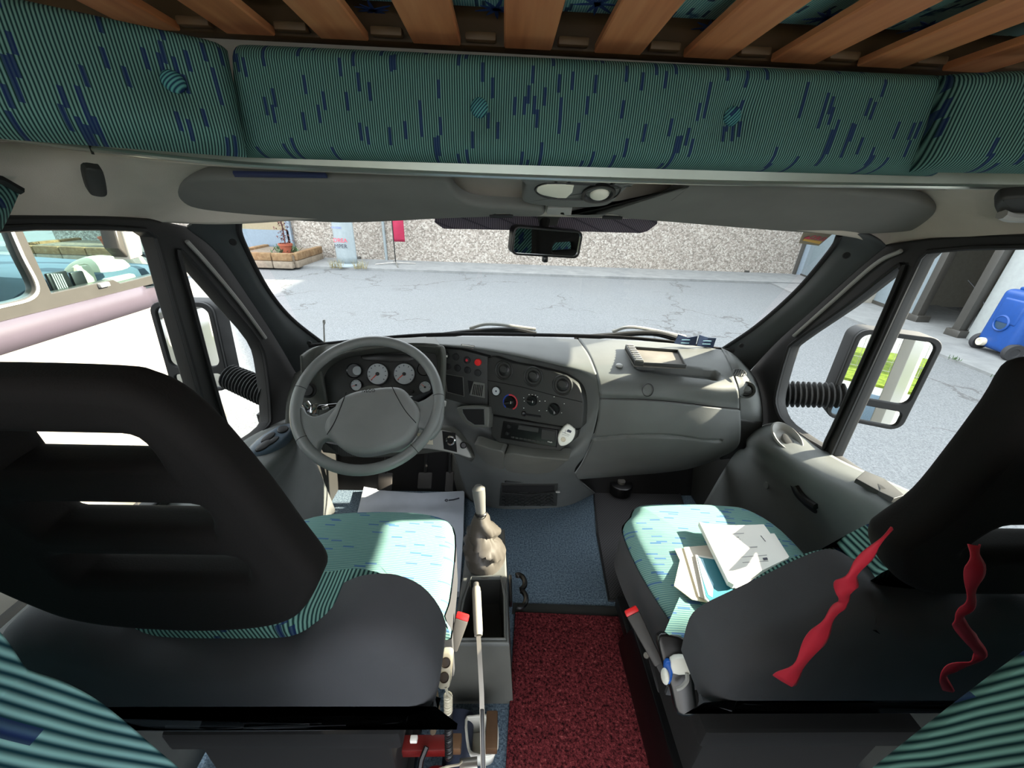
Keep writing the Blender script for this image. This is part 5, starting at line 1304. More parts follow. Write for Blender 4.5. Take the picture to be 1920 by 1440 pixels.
spoke([(766, 742), (785, 750), (812, 734), (829, 722), (832, 762), (826, 800), (806, 822), (796, 806), (782, 800), (762, 800)])
hub = cr([W(x, y, .030) for x, y in ((632, 748), (655, 734), (690, 726), (735, 722), (757, 728), (772, 746), (784, 762), (785, 782), (774, 812), (752, 832), (715, 844), (672, 850), (640, 840), (618, 820), (606, 805), (608, 786), (622, 766))], 3, True)
b = B(); b.prism(hub, .045, .018, seg=5, n=WN); b.done('airbag_pad', M['hub'], r)
b = B()
for pts in (((649, 736), (640, 760), (628, 790), (613, 815)), ((734, 723), (745, 745), (760, 770), (780, 793))): b.tube(cr([W(x, y, .0302) for x, y in pts], 5), .0011, 6)
b.done('pad_seams', M['matt_black'], r)
text('lettering', 'IVECO', W(691, 733, .0305), WN, .0120, mat('emboss', (40, 44, 46), .6), r, right=W(740, 731, .03) - W(650, 735, .03), ext=.0006)
# column, shroud and stalks (fixed behind the wheel)
r = empty('steering_column', WC - WN * .1, 'steering column shroud with stalks behind the steering wheel', 'steering column')
b = B(); b.tube([WC - WN * .020, WC - WN * .06, WC - WN * .16, WC - WN * .28], [.055, .062, .070, .07], 20); b.done('shroud', M['dash_lower'], r)
b = B(); b.hexa([W(690, 830, -.02), W(770, 826, -.02), W(772, 846, -.05), W(700, 852, -.05), W(680, 826, -.16), W(790, 816, -.16), W(790, 842, -.16), W(684, 848, -.16)], bevel=.01); b.done('lower_shroud', M['grey_light'], r)
gr = [W(608, 826, -.01), W(690, 846, -.01)]
b = B(); b.hexa([W(604, 828, -.03), W(690, 846, -.03), W(696, 858, -.035), W(640, 856, -.035), W(604, 826, -.06), W(690, 840, -.06), W(696, 852, -.07), W(640, 850, -.07)], bevel=.003); b.done('speaker_grille', ribbed('grille_ribs', (1, .2, 0), .0045, (60, 62, 62), (14, 14, 14)), r)
b = B(); b.cyl(W(588, 765, -.025), W(640, 760, -.04), .0075, n=14); b.done('stalk', M['gloss_black'], r)
b = B(); b.cyl(W(574, 757, -.02), W(582, 768, -.02), .011, n=16, bevel=.003); b.done('stalk_tip', M['chrome'], r)
b = B(); b.box(W(590, 768, -.018), (.02, .03, .02), WR, bevel=.004); b.cyl(W(586, 776, -.012), W(588, 771, -.012), .007, n=12); b.cyl(W(604, 766, -.01), W(616, 762, -.012), .006, n=10); b.done('steering_lock', M['chrome'], r)
b = B(); b.cyl(W(760, 745, -.03), W(836, 757, -.03), .006, .008, n=12); b.done('wiper_stalk', M['grey_light'], r)

# ================================================================== THINGS ON THE DASH
# open tray / holder on the passenger pad
TZ = .832
c = [AZ(x, y, TZ) for x, y in ((1172, 650), (1272, 657), (1287, 686), (1190, 681))]
r = empty('dash_tray', sum(c, V((0, 0, 0))) / 4, 'dark grey plastic tray with a woven base on the passenger dash top', 'tray')
b = B(); b.prism([p - V((0, 0, .006)) for p in c], .006, n=(0, 0, 1)); b.done('base', mat('woven_base', (104, 100, 94), .9, var=.25), r)
rim = [c[0], c[1], c[2], c[3]]
b = B()
for i in range(4):
    p, q = rim[i], rim[(i + 1) % 4]; d = (q - p).normalized(); s = d.cross(V((0, 0, 1))) * -.004
    hh = .004
    b.hexa([p - V((0, 0, .01)), q - V((0, 0, .01)), q - V((0, 0, .01)) - s, p - V((0, 0, .01)) - s, p + V((0, 0, hh)), q + V((0, 0, hh)), q + V((0, 0, hh)) - s, p + V((0, 0, hh)) - s], bevel=.001)
b.done('frame', M['panel'], r)
e0, e1 = c[0], c[3]; dx_ = (c[1] - c[0]).normalized()
b = B(); b.hexa([e0 - V((0, 0, .01)), e0 + dx_ * .03 - V((0, 0, .01)), e1 + dx_ * .03 - V((0, 0, .01)), e1 - V((0, 0, .01)), e0 + V((0, 0, .009)), e0 + dx_ * .028 + V((0, 0, .009)), e1 + dx_ * .028 + V((0, 0, .009)), e1 + V((0, 0, .009))], bevel=.002); b.done('holder_bar', M['panel'], r)
b = B()
for k in range(9):
    p = e0.lerp(e1, (k + .5) / 9) + V((0, 0, .010)); b.box(p + dx_ * .015, (.024, .006, .004), frame_of(V((0, 0, 1)), e1 - e0), bevel=.001)
b.done('ridges', M['grey_light'], r)
# white gas alarm stuck beside the radio
AP = Plane(AY(1060, 798, 1.050), AY(1082, 806, 1.040), AY(1052, 830, 1.035))
r = empty('gas_detector', AP.at(1062, 818), 'white pointed plastic detector standing beside the car radio', 'detector')
b = B(); sh = cr([AP.at(x, y) for x, y in ((1063, 797), (1077, 805), (1078, 816), (1072, 828), (1060, 836), (1050, 836), (1046, 826), (1048, 814))], 3, True); b.prism(sh, .026, .006); b.done('body', M['white'], r)
b = B(); cc = AP.at(1056, 824, .0006); Rf = frame_of(AP.n); b.lathe([(.0075, .001), (.008, .0015), (.006, -.0003), (0, -.0006)], cc, AP.n, n=20); b.done('button', M['cream'], r)
b = B(); b.prism([AP.at(x, y, .001) for x, y in ((1065, 805), (1072, 808), (1070, 812), (1062, 809))], .0006); b.tube([AP.at(x, y, .001) for x, y in ((1054, 810), (1068, 816))], .0005, 4); b.tube([AP.at(x, y, .001) for x, y in ((1061, 806), (1059, 812))], .0007, 4); b.tube([AP.at(x, y, .001) for x, y in ((1054, 814), (1066, 818))], .0004, 4); b.done('printed_symbol', M['ink'], r)
# blue folded cards at the foot of the windscreen
for (pts, lb) in ((((1264, 644), (1272, 627), (1290, 633), (1308, 630), (1304, 648), (1285, 647)), 'blue printed sachet leaning at the foot of the windscreen, left of a twin'),
                  (((1306, 648), (1312, 628), (1328, 633), (1343, 634), (1337, 652), (1322, 650)), 'blue sachet with a pale motif at the right foot of the windscreen')):
    p = [AZ(x, y, .836 + (.03 if y < 640 else 0)) for x, y in pts]
    yb = AZ(1290, 646, .83).y - .012
    p = [AY(x, y, yb - (.012 if i in (0, 1, 4) else 0)) for i, (x, y) in enumerate(pts)]
    r = empty('blue_sachet', p[0], lb, 'sachet'); b = B(); b.grid([[p[0], p[5], p[4]], [p[1], p[2], p[3]]]); b.done('wrapper', M['navy_card'], r, 0, solid=.003)
    b = B(); m0 = (p[0] + p[2]) / 2; 
    for k in range(2): b.box(m0 + V((.012, -.009, .006 - k * .012)), (.03, .001, .003))
    b.done('print', M['pale_print'], r)
# wipers outside and antenna
for (pts, lb) in ((((800, 632), (880, 622), (960, 618), (1005, 626)), 'black windscreen wiper parked in front of the steering wheel side'), (((1080, 634), (1150, 628), (1230, 624), (1290, 640)), 'black windscreen wiper parked in front of the passenger side')):
    p = [AZ(x, y, .83) + V((0, .07, 0)) for x, y in pts]; p = [AY(x, y, 1.50) for x, y in pts]
    r = empty('windscreen_wiper', p[0], lb, 'wiper'); b = B(); b.tube(cr(p, 6), .010, 8); b.tube(cr([q + V((0, .03, -.012)) for q in p], 6), .012, 8); b.done('blade', M['rubber'], r)
    b = B(); b.tube(cr([p[1] + V((0, .02, .008)), (p[1] + p[2]) / 2 + V((0, .02, .022)), p[3] + V((0, .03, .010))], 6), .007, 8); b.done('arm', M['grey_light'], r)
b = B(); q = AY(605, 640, 1.55); b.cyl(q - V((0, 0, .05)), AY(607, 607, 1.55), .004, .003, 8); b.tube(cr([AY(607, 607, 1.55), AY(606, 602, 1.55), AY(608, 600, 1.55), AY(609, 605, 1.55), AY(607, 609, 1.55)], 4), .003, 6); tag(b.done('antenna', M['grey_light']), 'thin antenna rod with a loop outside the left corner of the windscreen', 'antenna')
# ================================================================== SEATS
def tri_fan_cushion(name, outline, h, parent, m, topf=None, rad=.05, seg=5):
    """upholstered block: plan outline (3D at top), sides rounded, height h below"""
    b = B(); c = sum(outline, V((0, 0, 0))) / len(outline); rings = []
    for k in range(seg + 1):
        a = math.pi / 2 * k / seg; ins = rad * (1 - math.sin(a)); dz = -rad * (1 - math.cos(a)) if False else -rad * (1 - math.sin(math.pi / 2 - a))
        rings.append((rad * (1 - math.cos(a)), -rad * (1 - math.sin(a))))
    rows = []
    def inset(d):
        out = []; n_ = len(outline)
        for i, p in enumerate(outline):
            e = (outline[(i + 1) % n_] - outline[i - 1]); nn = V((-e.y, e.x, 0)).normalized()
            if nn.dot(c - p) < 0: nn = -nn
            out.append(p + nn * d)
        return out
    rows.append([p + V((0, 0, -h)) for p in outline]); 
    for a in [math.pi / 2 * k / seg for k in range(seg + 1)]:
        d = rad * (1 - math.cos(a)); z = -rad * (1 - math.sin(a)); rows.append([q + V((0, 0, z)) for q in inset(d)])
    base = inset(rad)
    for f in (.8, .55, .3, .1, 0.0):
        rows.append([c + (q - c) * f + V((0, 0, .012 * (1 - f * f))) for q in base])
    if topf: rows = [[topf(p) for p in r_] for r_ in rows]
    b.grid(rows, cu=True); b.bm.verts.ensure_lookup_table()
    return b.done(name, m, parent, 60)

KC = .928
def unK(p): return CAM + (p - CAM) / KC
def seat(kind, cx, yb, cush, back, band, head_half, slots, hy, label, flip):
    r = empty('cab_seat', (cx, .5, 0), label, 'seat')
    # cushion with dark side skirt
    o = cr([CAM + (p - CAM) * KC for p in cush], 4, True)
    tri_fan_cushion('cushion', o, .055, r, M['fab_seat'], rad=.035)
    sk = [p + V((0, 0, -.045)) for p in o]; cc = sum(sk, V((0, 0, 0))) / len(sk)
    b = B(); b.grid([[p + (p - cc).normalized() * .004 + V((0, 0, dz)) for p in sk] for dz in (.012, -.03, -.08, -.12)], cu=True); b.done('side_skirt', M['cover'], r, 60)
    # backrest: teal body, dark stretch cover behind it
    bo = cr(band, 3, True); b = B(); b.pad([p + V((0, -.085, 0)) for p in bo], .085, .03, n=V((0, -1, .0))); b.done('backrest', M['fab_band'], r)
    co_ = cr(back, 3, True); b = B(); b.pad([p + V((0, -.10, 0)) for p in co_], .10, .04, n=V((0, -1, .0))); b.done('back_cover', M['cover'], r)
    # open head restraint
    hn = V((0, -1, -.09)).normalized(); holed('head_restraint', [p + hn * .025 for p in head_half], slots, M['rest'], .05, .018, r, n=hn, seg=6, smooth=60)
    # seat base, runners
    b = B(); b.box((cx, .58, .36), (.44, .44, .06), bevel=.01); b.box((cx, .58, .19), (.38, .40, .30), bevel=.01); b.done('pedestal', M['matt_black'], r)
    for s in (-1, 1):
        b = B(); b.box((cx + s * .19, .56, .045), (.035, .62, .04), bevel=.004); b.done('runner', M['black'], r)
    return r
# ---- driver: outlines in the plane of the back
yb = .315
YF = .405
BK = lambda x, y: AY(x, y, YF)
HY = .285
def mirx(p, cx): return V((2 * cx - p.x, p.y, p.z))
cxd = -.390
HP = Plane(V((0, HY, 1.1)), V((1, HY, 1.1)), V((0, HY + .018, .9))); HPf = Plane(HP.o + V((0, .05, .0045)), HP.o + V((1, .05, .0045)), V((0, HY + .068, .9045)))
HPm = Plane(HP.o + V((0, .028, 0)), HP.o + V((1, .028, 0)), V((0, HY + .046, .9)))
def headshape(right_px, cx, pl, side=1):
    half = [pl.at(x, y) for x, y in right_px]
    full = half + [V((cx - (p.x - cx) * 1.22, p.y, p.z)) for p in half[::-1]]
    return cr(full, 4, True)
hp = [(196, 696), (262, 708), (320, 734), (380, 781), (440, 845), (505, 922), (565, 1002), (606, 1056), (604, 1078), (586, 1112), (562, 1136), (510, 1150), (430, 1156)]
def slot(pl, ytop, ybot, xr, cx, bow=0, r_=14):
    a = [(xr - 60, ytop), (xr - 22, ytop + 3), (xr - 5, ytop + (ybot - ytop) * .45), (xr, ybot - 4), (xr - 6, ybot)]
    p = [pl.at(x, y) for x, y in a]; return cr(p, 3) + [mirx(q, cx) for q in cr(p, 3)[::-1]]
hs = headshape(hp, cxd, HPm)
sl_ = [cr([HP.at(x, y) for x, y in ((215, 832), (243, 838), (268, 862), (288, 892))], 3)]
s1 = sl_[0] + [mirx(q, cxd) for q in sl_[0][::-1]]
s2 = slot(HP, 962, 1010, 384, cxd); s3 = slot(HP, 1058, 1100, 455, cxd)
cush = [V((-.60, .50, .47)), V((-.60, .60, .47)), V((-.585, .76, .47)), V((-.545, .83, .468)), V((-.44, .855, .47)), V((-.28, .862, .47)), V((-.165, .845, .468)), V((-.118, .79, .47)), V((-.108, .62, .47)), V((-.115, .56, .47)), V((-.13, .50, .47))]
rgt = [(705, 1076), (745, 1078), (790, 1098), (824, 1138), (837, 1182), (826, 1238), ]
rg = [BK(x, y) for x, y in rgt] + [V((AY(x, y, yn).x, YF, AY(x, y, yn).z)) for x, y, yn in ((815, 1300, .34), (790, 1358, .315), (730, 1382, .305), (600, 1390, .305))]
top = [BK(x, y) for x, y in ((560, 1176), (480, 1194), (350, 1180))]
back = rg + [mirx(p, cxd) for p in rg[::-1]] + []
cm = [V((x, YF, z)) for x, z in ((cxd - .06, .712), (cxd + .06, .712), (-.285, .720), (-.245, .745), (-.212, .766))]
back = cm + rg + [mirx(p, cxd) for p in rg[::-1]] + [mirx(p, cxd) for p in cm[:1:-1]]
YB = .43
bp = [AY(x, y, YB) for x, y in ((520, 1050), (600, 1072), (660, 1066), (705, 1072), (745, 1088), (780, 1112), (798, 1160), (795, 1240))]
low = [V((bp[-1].x - .02, YB, .56))]
band = [V((cxd, YB, bp[0].z + .01))] + bp + low + [mirx(p, cxd) for p in low] + [mirx(p, cxd) for p in bp[::-1]]
seat('driver', cxd, yb, cush, back, band, hs, [s1, s2, s3], HY, 'driver seat in black cover with slotted head restraint, behind the steering wheel', 1)
# ---- passenger
cxp = .63; ybp = .325; YF2 = .415
cush2 = [unK(AZ(x, y, .53)) for x, y in ((1312, 1215), (1290, 1188), (1266, 1148), (1236, 1104), (1204, 1052), (1181, 1005), (1172, 975), (1186, 956))] + [V((.44, .902, .47)), V((.56, .912, .47)), V((.70, .908, .47)), V((.78, .89, .468)), V((.835, .80, .47)), V((.85, .62, .47)), V((.85, .50, .47))]
lg = [V((x, YF2, z)) for x, z in ((.60, .799), (.563, .806), (.530, .824), (.505, .824), (.47, .800), (.436, .768), (.385, .722), (.352, .690), (.338, .655))] + [V((AY(x, y, yn).x, YF2, AY(x, y, yn).z)) for x, y, yn in ((1292, 1244, .385), (1308, 1296, .35), (1338, 1332, .32), (1440, 1348, .315))]
back2 = [V((cxp, YF2, AY(1737, 1116, .36).z))] + lg + [mirx(p, cxp) for p in lg[::-1]]
YB2 = .455
bq = [AY(x, y, YB2) for x, y in ((1690, 1020), (1600, 1024), (1540, 1030), (1470, 1052), (1400, 1094), (1340, 1135), (1322, 1170), (1322, 1240))]
lw = [V((bq[-1].x + .02, YB2, .56))]
band2 = [V((cxp, YB2, .85))] + bq + lw + [mirx(p, cxp) for p in lw] + [mirx(p, cxp) for p in bq[::-1]]
HY2 = .30
HP2 = Plane(V((0, HY2, 1.1)), V((1, HY2, 1.1)), V((0, HY2 + .018, .9))); HP2f = Plane(HP2.o + V((0, .05, .0045)), HP2.o + V((1, .05, .0045)), V((0, HY2 + .068, .9045)))
cxh = .655
h2 = [(1930, 688), (1868, 770), (1800, 858), (1730, 940), (1668, 985), (1646, 1004), (1644, 1030), (1664, 1066), (1700, 1086), (1740, 1090)]
HP2m = Plane(HP2.o + V((0, .028, 0)), HP2.o + V((1, .028, 0)), V((0, HY2 + .046, .9)))
hh = [HP2m.at(x, y) for x, y in h2]; HT = lambda x, z: V((x, HY2 + .028 + (1.1 - z) * .09, z))
hh = [HT(.62, 1.212), HT(.575, 1.204), HT(.548, 1.185)] + hh
hs2 = cr(hh[::-1] + [mirx(p, cxh) for p in hh], 4, True)
def slot2(ytop, ybot, xl):
    p = cr([HP2.at(x, y) for x, y in ((xl + 44, ytop), (xl + 20, ytop + 3), (xl + 5, ytop + (ybot - ytop) * .45), (xl, ybot - 3), (xl + 8, ybot))], 3); return p + [mirx(q, cxh) for q in p[::-1]]
def slotw(y0, y1, xl):
    a = [HP2.at(1860, y) for y in (y0, y1)]; h = a[0].z - a[1].z; P = lambda x, f: V((x, a[0].y, a[0].z - h * f))
    p = cr([P(xl + .035, 0), P(xl + .012, .06), P(xl + .003, .45), P(xl, .92), P(xl + .005, 1)], 3); return p + [mirx(q, cxh) for q in p[::-1]]
seat('passenger', cxp, ybp, cush2, back2, band2, hs2, [slotw(1000, 1046, .575), slotw(905, 948, .592)], HY2, 'passenger seat in black cover with red ribbons and papers, right of the aisle', -1)

# red ribbons tied to the passenger head restraint
def ribbon(name, pts, widths, label, y0):
    r = empty(name, pts[0], label, 'ribbon'); p = cr(pts, 6); n_ = len(p); rows = []
    for i, q in enumerate(p):
        d = (p[min(i + 1, n_ - 1)] - p[max(i - 1, 0)]).normalized(); f = i / (n_ - 1) * (len(widths) - 1); k = min(int(f), len(widths) - 2); w_ = widths[k] * (1 - f + k) + widths[k + 1] * (f - k)
        s = d.cross(V((0, -1, 0))).normalized(); tw = .35 * math.sin(i * .55)
        s = (s * math.cos(tw) + V((0, -1, 0)) * math.sin(tw)) * (w_ / 2)
        bulge = V((0, -1, 0)) * (w_ * .18)
        rows.append([q - s, q - s * .4 + bulge, q + s * .35 + bulge * .6, q + s])
    b = B(); b.grid(rows); return b.done('strip', M['ribbon'], r, 60, solid=.0015), r
yr = ybp - .065
RB = lambda x, y, d=0: AY(x, y, yr + d)
ribbon('red_ribbon', [RB(1672, 990, .01), RB(1640, 1025), RB(1608, 1062), RB(1588, 1090), RB(1584, 1108), RB(1580, 1130), RB(1560, 1150), RB(1535, 1190), RB(1505, 1235), RB(1470, 1275)], [.004, .008, .014, .020, .020, .008, .016, .019, .023, .026], 'wide red ribbon hanging from the passenger head restraint towards the aisle', yr)
ribbon('red_ribbon', [RB(1826, 1020, .01), RB(1828, 1060), RB(1822, 1100), RB(1818, 1134), RB(1800, 1152), RB(1800, 1172), RB(1822, 1200), RB(1838, 1225), RB(1822, 1240), RB(1786, 1252), RB(1768, 1268), RB(1778, 1294)], [.013, .017, .012, .010, .012, .013, .015, .011, .012, .012, .010, .011], 'crinkled red ribbon hanging in zigzag on the right of the passenger seat back', yr)

# papers on the passenger seat
sz = .5435
def sheet(name, px, label, m, z, th=.002, cat='paper', prints=(), group=None, curl=0):
    p = [AZ(x, y, z) for x, y in px]; r = empty(name, sum(p, V((0, 0, 0))) / len(p), label, cat)
    b = B(); b.prism(p, th, n=(0, 0, 1)); b.done('sheet', m, r)
    for nm, pp, mm in prints:
        b = B()
        for q in pp: b.prism([AZ(x, y, z + .0006 + .0005 * (nm in ('pale_band', 'stamp'))) for x, y in q], .0006, n=(0, 0, 1))
        b.done(nm, mm, r)
    return r
sheet('envelope', [(1265, 1029), (1282, 1028), (1330, 1130), (1298, 1124), (1264, 1098), (1275, 1050)], 'open cream envelope, lowest and leftmost of the papers on the passenger seat', M['envelope'], sz, .002, 'envelope')
sheet('brown_folder', [(1282, 1026), (1328, 1022), (1378, 1100), (1325, 1125), (1310, 1118)], 'pale card folder under the blue brochure on the passenger seat', mat('folder', (206, 198, 184), .8), sz + .003, .003, 'folder')
sheet('brochure', [(1304, 1040), (1352, 1048), (1392, 1110), (1340, 1140), (1322, 1122)], 'blue printed brochure lying between folder and stapled sheets', M['paper'], sz + .008, .004, 'brochure',
      [('cover_print', [[(1308, 1044), (1346, 1050), (1384, 1106), (1336, 1132), (1324, 1118)]], M['teal_print']), ('pale_band', [[(1308, 1045), (1318, 1048), (1326, 1072), (1338, 1095), (1336, 1120), (1328, 1115), (1316, 1080)]], M['pale_print'])])
for k, (dx, lb) in enumerate(((4, 'lowest white sheet of the stapled pile on the passenger seat'),)):
    sheet('white_sheet', [(1446, 1000), (1452, 1000), (1480, 1044), (1470, 1050), (1390, 1108), (1374, 1100)], lb, M['paper'], sz + .012, .006)
doc = [(1311, 978), (1326, 982), (1380, 985), (1432, 983), (1478, 1046), (1424, 1072), (1376, 1096), (1366, 1090)]
sheet('document_pile', doc, 'pile of white printed sheets, topmost on the passenger seat', M['paper'], sz + .026, .013, 'papers',
      [('heading', [[(1356, 1008), (1385, 1006), (1386, 1008), (1357, 1010)], [(1358, 1012), (1388, 1010), (1389, 1016), (1360, 1018)]], M['grey_ink']),
       ('printed_lines', [[(1350, 1002 + 0), (1395, 999), (1395, 1000), (1350, 1003)], [(1374, 1045), (1438, 1040), (1438, 1041), (1374, 1046)], [(1392, 1054), (1440, 1051), (1441, 1052), (1393, 1055)], [(1405, 1065), (1424, 1062), (1424, 1063), (1406, 1066)], [(1362, 1028), (1420, 1024), (1420, 1026), (1362, 1030)]], M['grey_ink']),
       ('stamp', [[(1430, 1046), (1438, 1045), (1440, 1049), (1432, 1050)], [(1426, 1004), (1427, 1004), (1436, 1015), (1435, 1015)]], M['ink'])])

# ================================================================== FLOOR AND AISLE
b = B(); b.box((.245, .60, .007), (.42, .54, .014), bevel=.004); 
mp4 = [AZ(x, y, .014) for x, y in ((966, 1146), (1186, 1156), (1232, 1440), (948, 1440))]; dd = (mp4[3] - mp4[0])
b = B(); mp4[3] = mp4[0] + dd * 1.35; mp4[2] = mp4[1] + (mp4[2] - mp4[1]) * 1.35; b.prism(mp4, .013, .004, n=(0, 0, 1)); b.mat(0)
o = b.done('doormat', M['doormat'], bev=0); tag(o, 'dark red looped doormat in the aisle between the seats', 'doormat')
b = B(); e = [AZ(x, y, .004) for x, y in ((962, 1130), (1198, 1138), (1202, 1160), (960, 1150))]; b.prism(e, .004, .001, n=(0, 0, 1)); tag(b.done('mat_edging', M['panel']), 'dark grey floor strip across the front edge of the red doormat', 'floor strip')
p = [AZ(x, y, .006) for x, y in ((1112, 900), (1260, 885), (1300, 1000), (1260, 1130), (1142, 1126), (1120, 1000))]
r = empty('rubber_mat', p[4], 'black perforated rubber mat in front of the passenger seat', 'rubber mat')
b = B(); b.prism(p, .006, .002, n=(0, 0, 1)); b.done('sheet', M['rubber_grid'], r)
b = B(); b.tube(p + [], .005, 6, closed=True); b.done('edge', M['rubber'], r)
# paper mat in the driver footwell
p = [AZ(x, y, .03) for x, y in ((682, 912), (726, 920), (790, 924), (871, 920), (869, 1000), (862, 1110), (640, 1110), (664, 985))]
r = empty('paper_floor_mat', p[0], 'grey white paper floor mat under the pedals', 'paper mat')
b = B(); b.prism(p, .028, .002, n=(0, 0, 1)); b.done('sheet', mat('mat_paper', (176, 184, 194), .9, var=.05), r)
q = AZ(846, 937, .031); text('lettering', 'MERCURE', q, (0, 0, 1), .026, M['ink'], r, right=(1, .10, 0)) if False else None
b = B(); b.tube([AZ(x, y, .0315) for x, y in ((841, 938), (850, 937), (861, 934))], .0032, 6); b.tube(circle(AZ(837, 938, .0315), .006, V((1, 0, 0)), V((0, 1, 0)), 14), .0018, 6, closed=True); b.done('logo_print', M['ink'], r)
# pedals
for (px, py, w_, h_, lb) in ((722, 903, .062, .075, 'clutch pedal, leftmost of the three pedals'), (797, 901, .062, .070, 'brake pedal, middle of the three pedals'), (843, 903, .036, .085, 'accelerator pedal, narrow and nearest the centre stack')):
    c = AZ(px, py, .15); n_ = V((0, -.75, .66)).normalized(); R_ = frame_of(n_)
    r = empty('pedal', c, lb, 'pedal', )
    b = B(); b.box(c, (w_, h_, .014), R_, bevel=.005); b.done('pad', mat('pedal_rubber', (46, 44, 42), .7), r)
    b = B(); b.tube([c - n_ * .01, c + V((0, .06, .10)), c + V((0, .05, .34))], .008, 8); b.done('arm', M['black'], r)

# gear console
r = empty('gear_console', (-.04, .8, 0), 'low grey gear lever console with an open tray between the seats', 'console')
zt = .25
T = [AZ(x, y, zt) for x, y in ((876, 1068), (946, 1064), (954, 1130), (957, 1205), (846, 1205), (860, 1130))]
xl, xr, yf, yr_ = -.105, .042, 1.01, .60
ob = [V((-.098, .99, zt)), V((.030, .99, zt)), V((.036, .80, zt)), V((.042, .605, zt)), V((-.112, .605, zt)), V((-.100, .80, zt))]
ti = [AZ(x, y, zt) for x, y in ((883, 1082), (939, 1081), (946, 1120), (947, 1199), (856, 1199), (868, 1130))]
gh = circle(AZ(912, 1042, zt), .044, V((1, 0, 0)), V((0, 1, 0)), 24, .060)
holed('top_plate', ob, [ti], M['dash'], .02, .006, r, n=V((0, 0, 1)))
b = B(); bo_ = [p + V((0, 0, -.012)) for p in ob]; b.grid([bo_ + [bo_[0]], [V((p.x + (.018 if p.x > 0 else -.015), p.y - (.02 if p.y < .7 else 0), 0)) for p in ob] + [V((ob[0].x - .015, ob[0].y, 0))]]); b.done('sides', M['dash_lower'], r)
b = B(); fl = [V((p.x * .9 - .002, p.y, .12)) for p in ti]; b.grid([[p - V((0, 0, .01)) for p in ti] + [ti[0] - V((0, 0, .01))], fl + [fl[0]]]); t = bmesh.new(); t.faces.new([t.verts.new(p) for p in fl]); b._join(t); b.done('tray', M['panel'], r)
b = B(); b.tube(cr([p + V((0, 0, .002)) for p in ti], 1, True), .004, 8, closed=True); b.done('tray_rim', M['dash'], r)
# gear lever with leather gaiter
gb_ = AZ(910, 1040, zt)
r = empty('gear_lever', gb_, 'gear lever with grey knob and crumpled leather gaiter', 'gear lever')
tp_ = AZ(902, 965, .44); kb = AZ(897, 916, .52)
b = B(); rows = []
for k in range(13):
    t_ = k / 12; c = gb_.lerp(tp_, t_ ** .9); rx = .050 * (1 - t_) ** .8 + .016; 
    row = []
    for j in range(36):
        a = 2 * math.pi * j / 36; w_ = 1 + .24 * math.sin(3 * a + k * 1.1) * math.sin(math.pi * t_) + .16 * math.sin(6 * a + k * 2.3) * math.sin(math.pi * min(1, t_ * 1.2))
        fold = .008 * math.sin(k * 2.2 + a) * (1 - t_)
        row.append(c + V((rx * w_ * math.cos(a), rx * 1.25 * w_ * math.sin(a), fold)))
    rows.append(row)
b.grid(rows, cu=True); b.done('gaiter', mat('gaiter_leather', (78, 74, 68), .45, var=.15), r, 60)
b = B(); b.tube([tp_ - V((0, 0, .01)), tp_.lerp(kb, .4), tp_.lerp(kb, .75), kb, kb + (kb - tp_) * .12], [.014, .0165, .019, .0195, .010], 18); b.done('knob', mat('knob_plastic', (112, 112, 108), .35), r)
b = B(); b.lathe([(.017, 0), (.019, .004), (.017, .008)], tp_, (kb - tp_), n=20); b.done('collar', M['black'], r)
# handbrake
g0, g1, g2, g3 = AZ(893, 1102, .335), AZ(897, 1192, .315), AZ(903, 1300, .25), AZ(906, 1440, .17)
r = empty('handbrake_lever', g3, 'long metal handbrake lever with grey grip beside the driver seat', 'handbrake')
b = B(); b.tube([g0, g0.lerp(g1, .1), g1.lerp(g0, .1), g1], [.0105, .012, .0115, .010], 14); b.done('grip', mat('brake_grip', (150, 146, 136), .5), r)
b = B(); b.cyl(g0, g0 + (g0 - g1).normalized() * .014, .0085, .0075, 14, bevel=.002); b.done('release_button', M['steel'], r)
b = B(); dv = (g3 - g1); b.sweep([g1, g1.lerp(g2, .25), g2, g2.lerp(g3, .5), g3 + (g3 - g2) * .4], [(-.0055, -.008), (.0055, -.008), (.0055, .008), (-.0055, .008)]); b.done('shaft', mat('brake_steel', (120, 116, 108), .4, metal=.7), r)
b = B(); b.hexa([g2.lerp(g3, t_) + V((sx, 0, sz_)) for t_ in (.25, 1.4) for sx, sz_ in ((-.005, -.010), (.005, -.010), (.005, .011), (-.005, .011))], bevel=.002); b.done('sleeve', M['gloss_black'], r)
# twin cup clips on the console side
r = empty('cup_clip', AZ(965, 1100, .22), 'pair of black sprung bottle clips on the gear console side', 'clip')
for (px, py, a0, a1) in ((972, 1092, -75, 110), (974, 1122, -110, 75)):
    c = AZ(px, py, .22); b = B(); b.tube([c + V((.020 * math.cos(math.radians(a)), .026 * math.sin(math.radians(a)), 0)) for a in range(a0, a1 + 1, 8)], .008, 8)
    b.done('clip_arm', M['gloss_black'], r)
b = B(); b.box(AZ(957, 1107, .22), (.010, .09, .03), bevel=.004); b.done('bracket', M['gloss_black'], r)
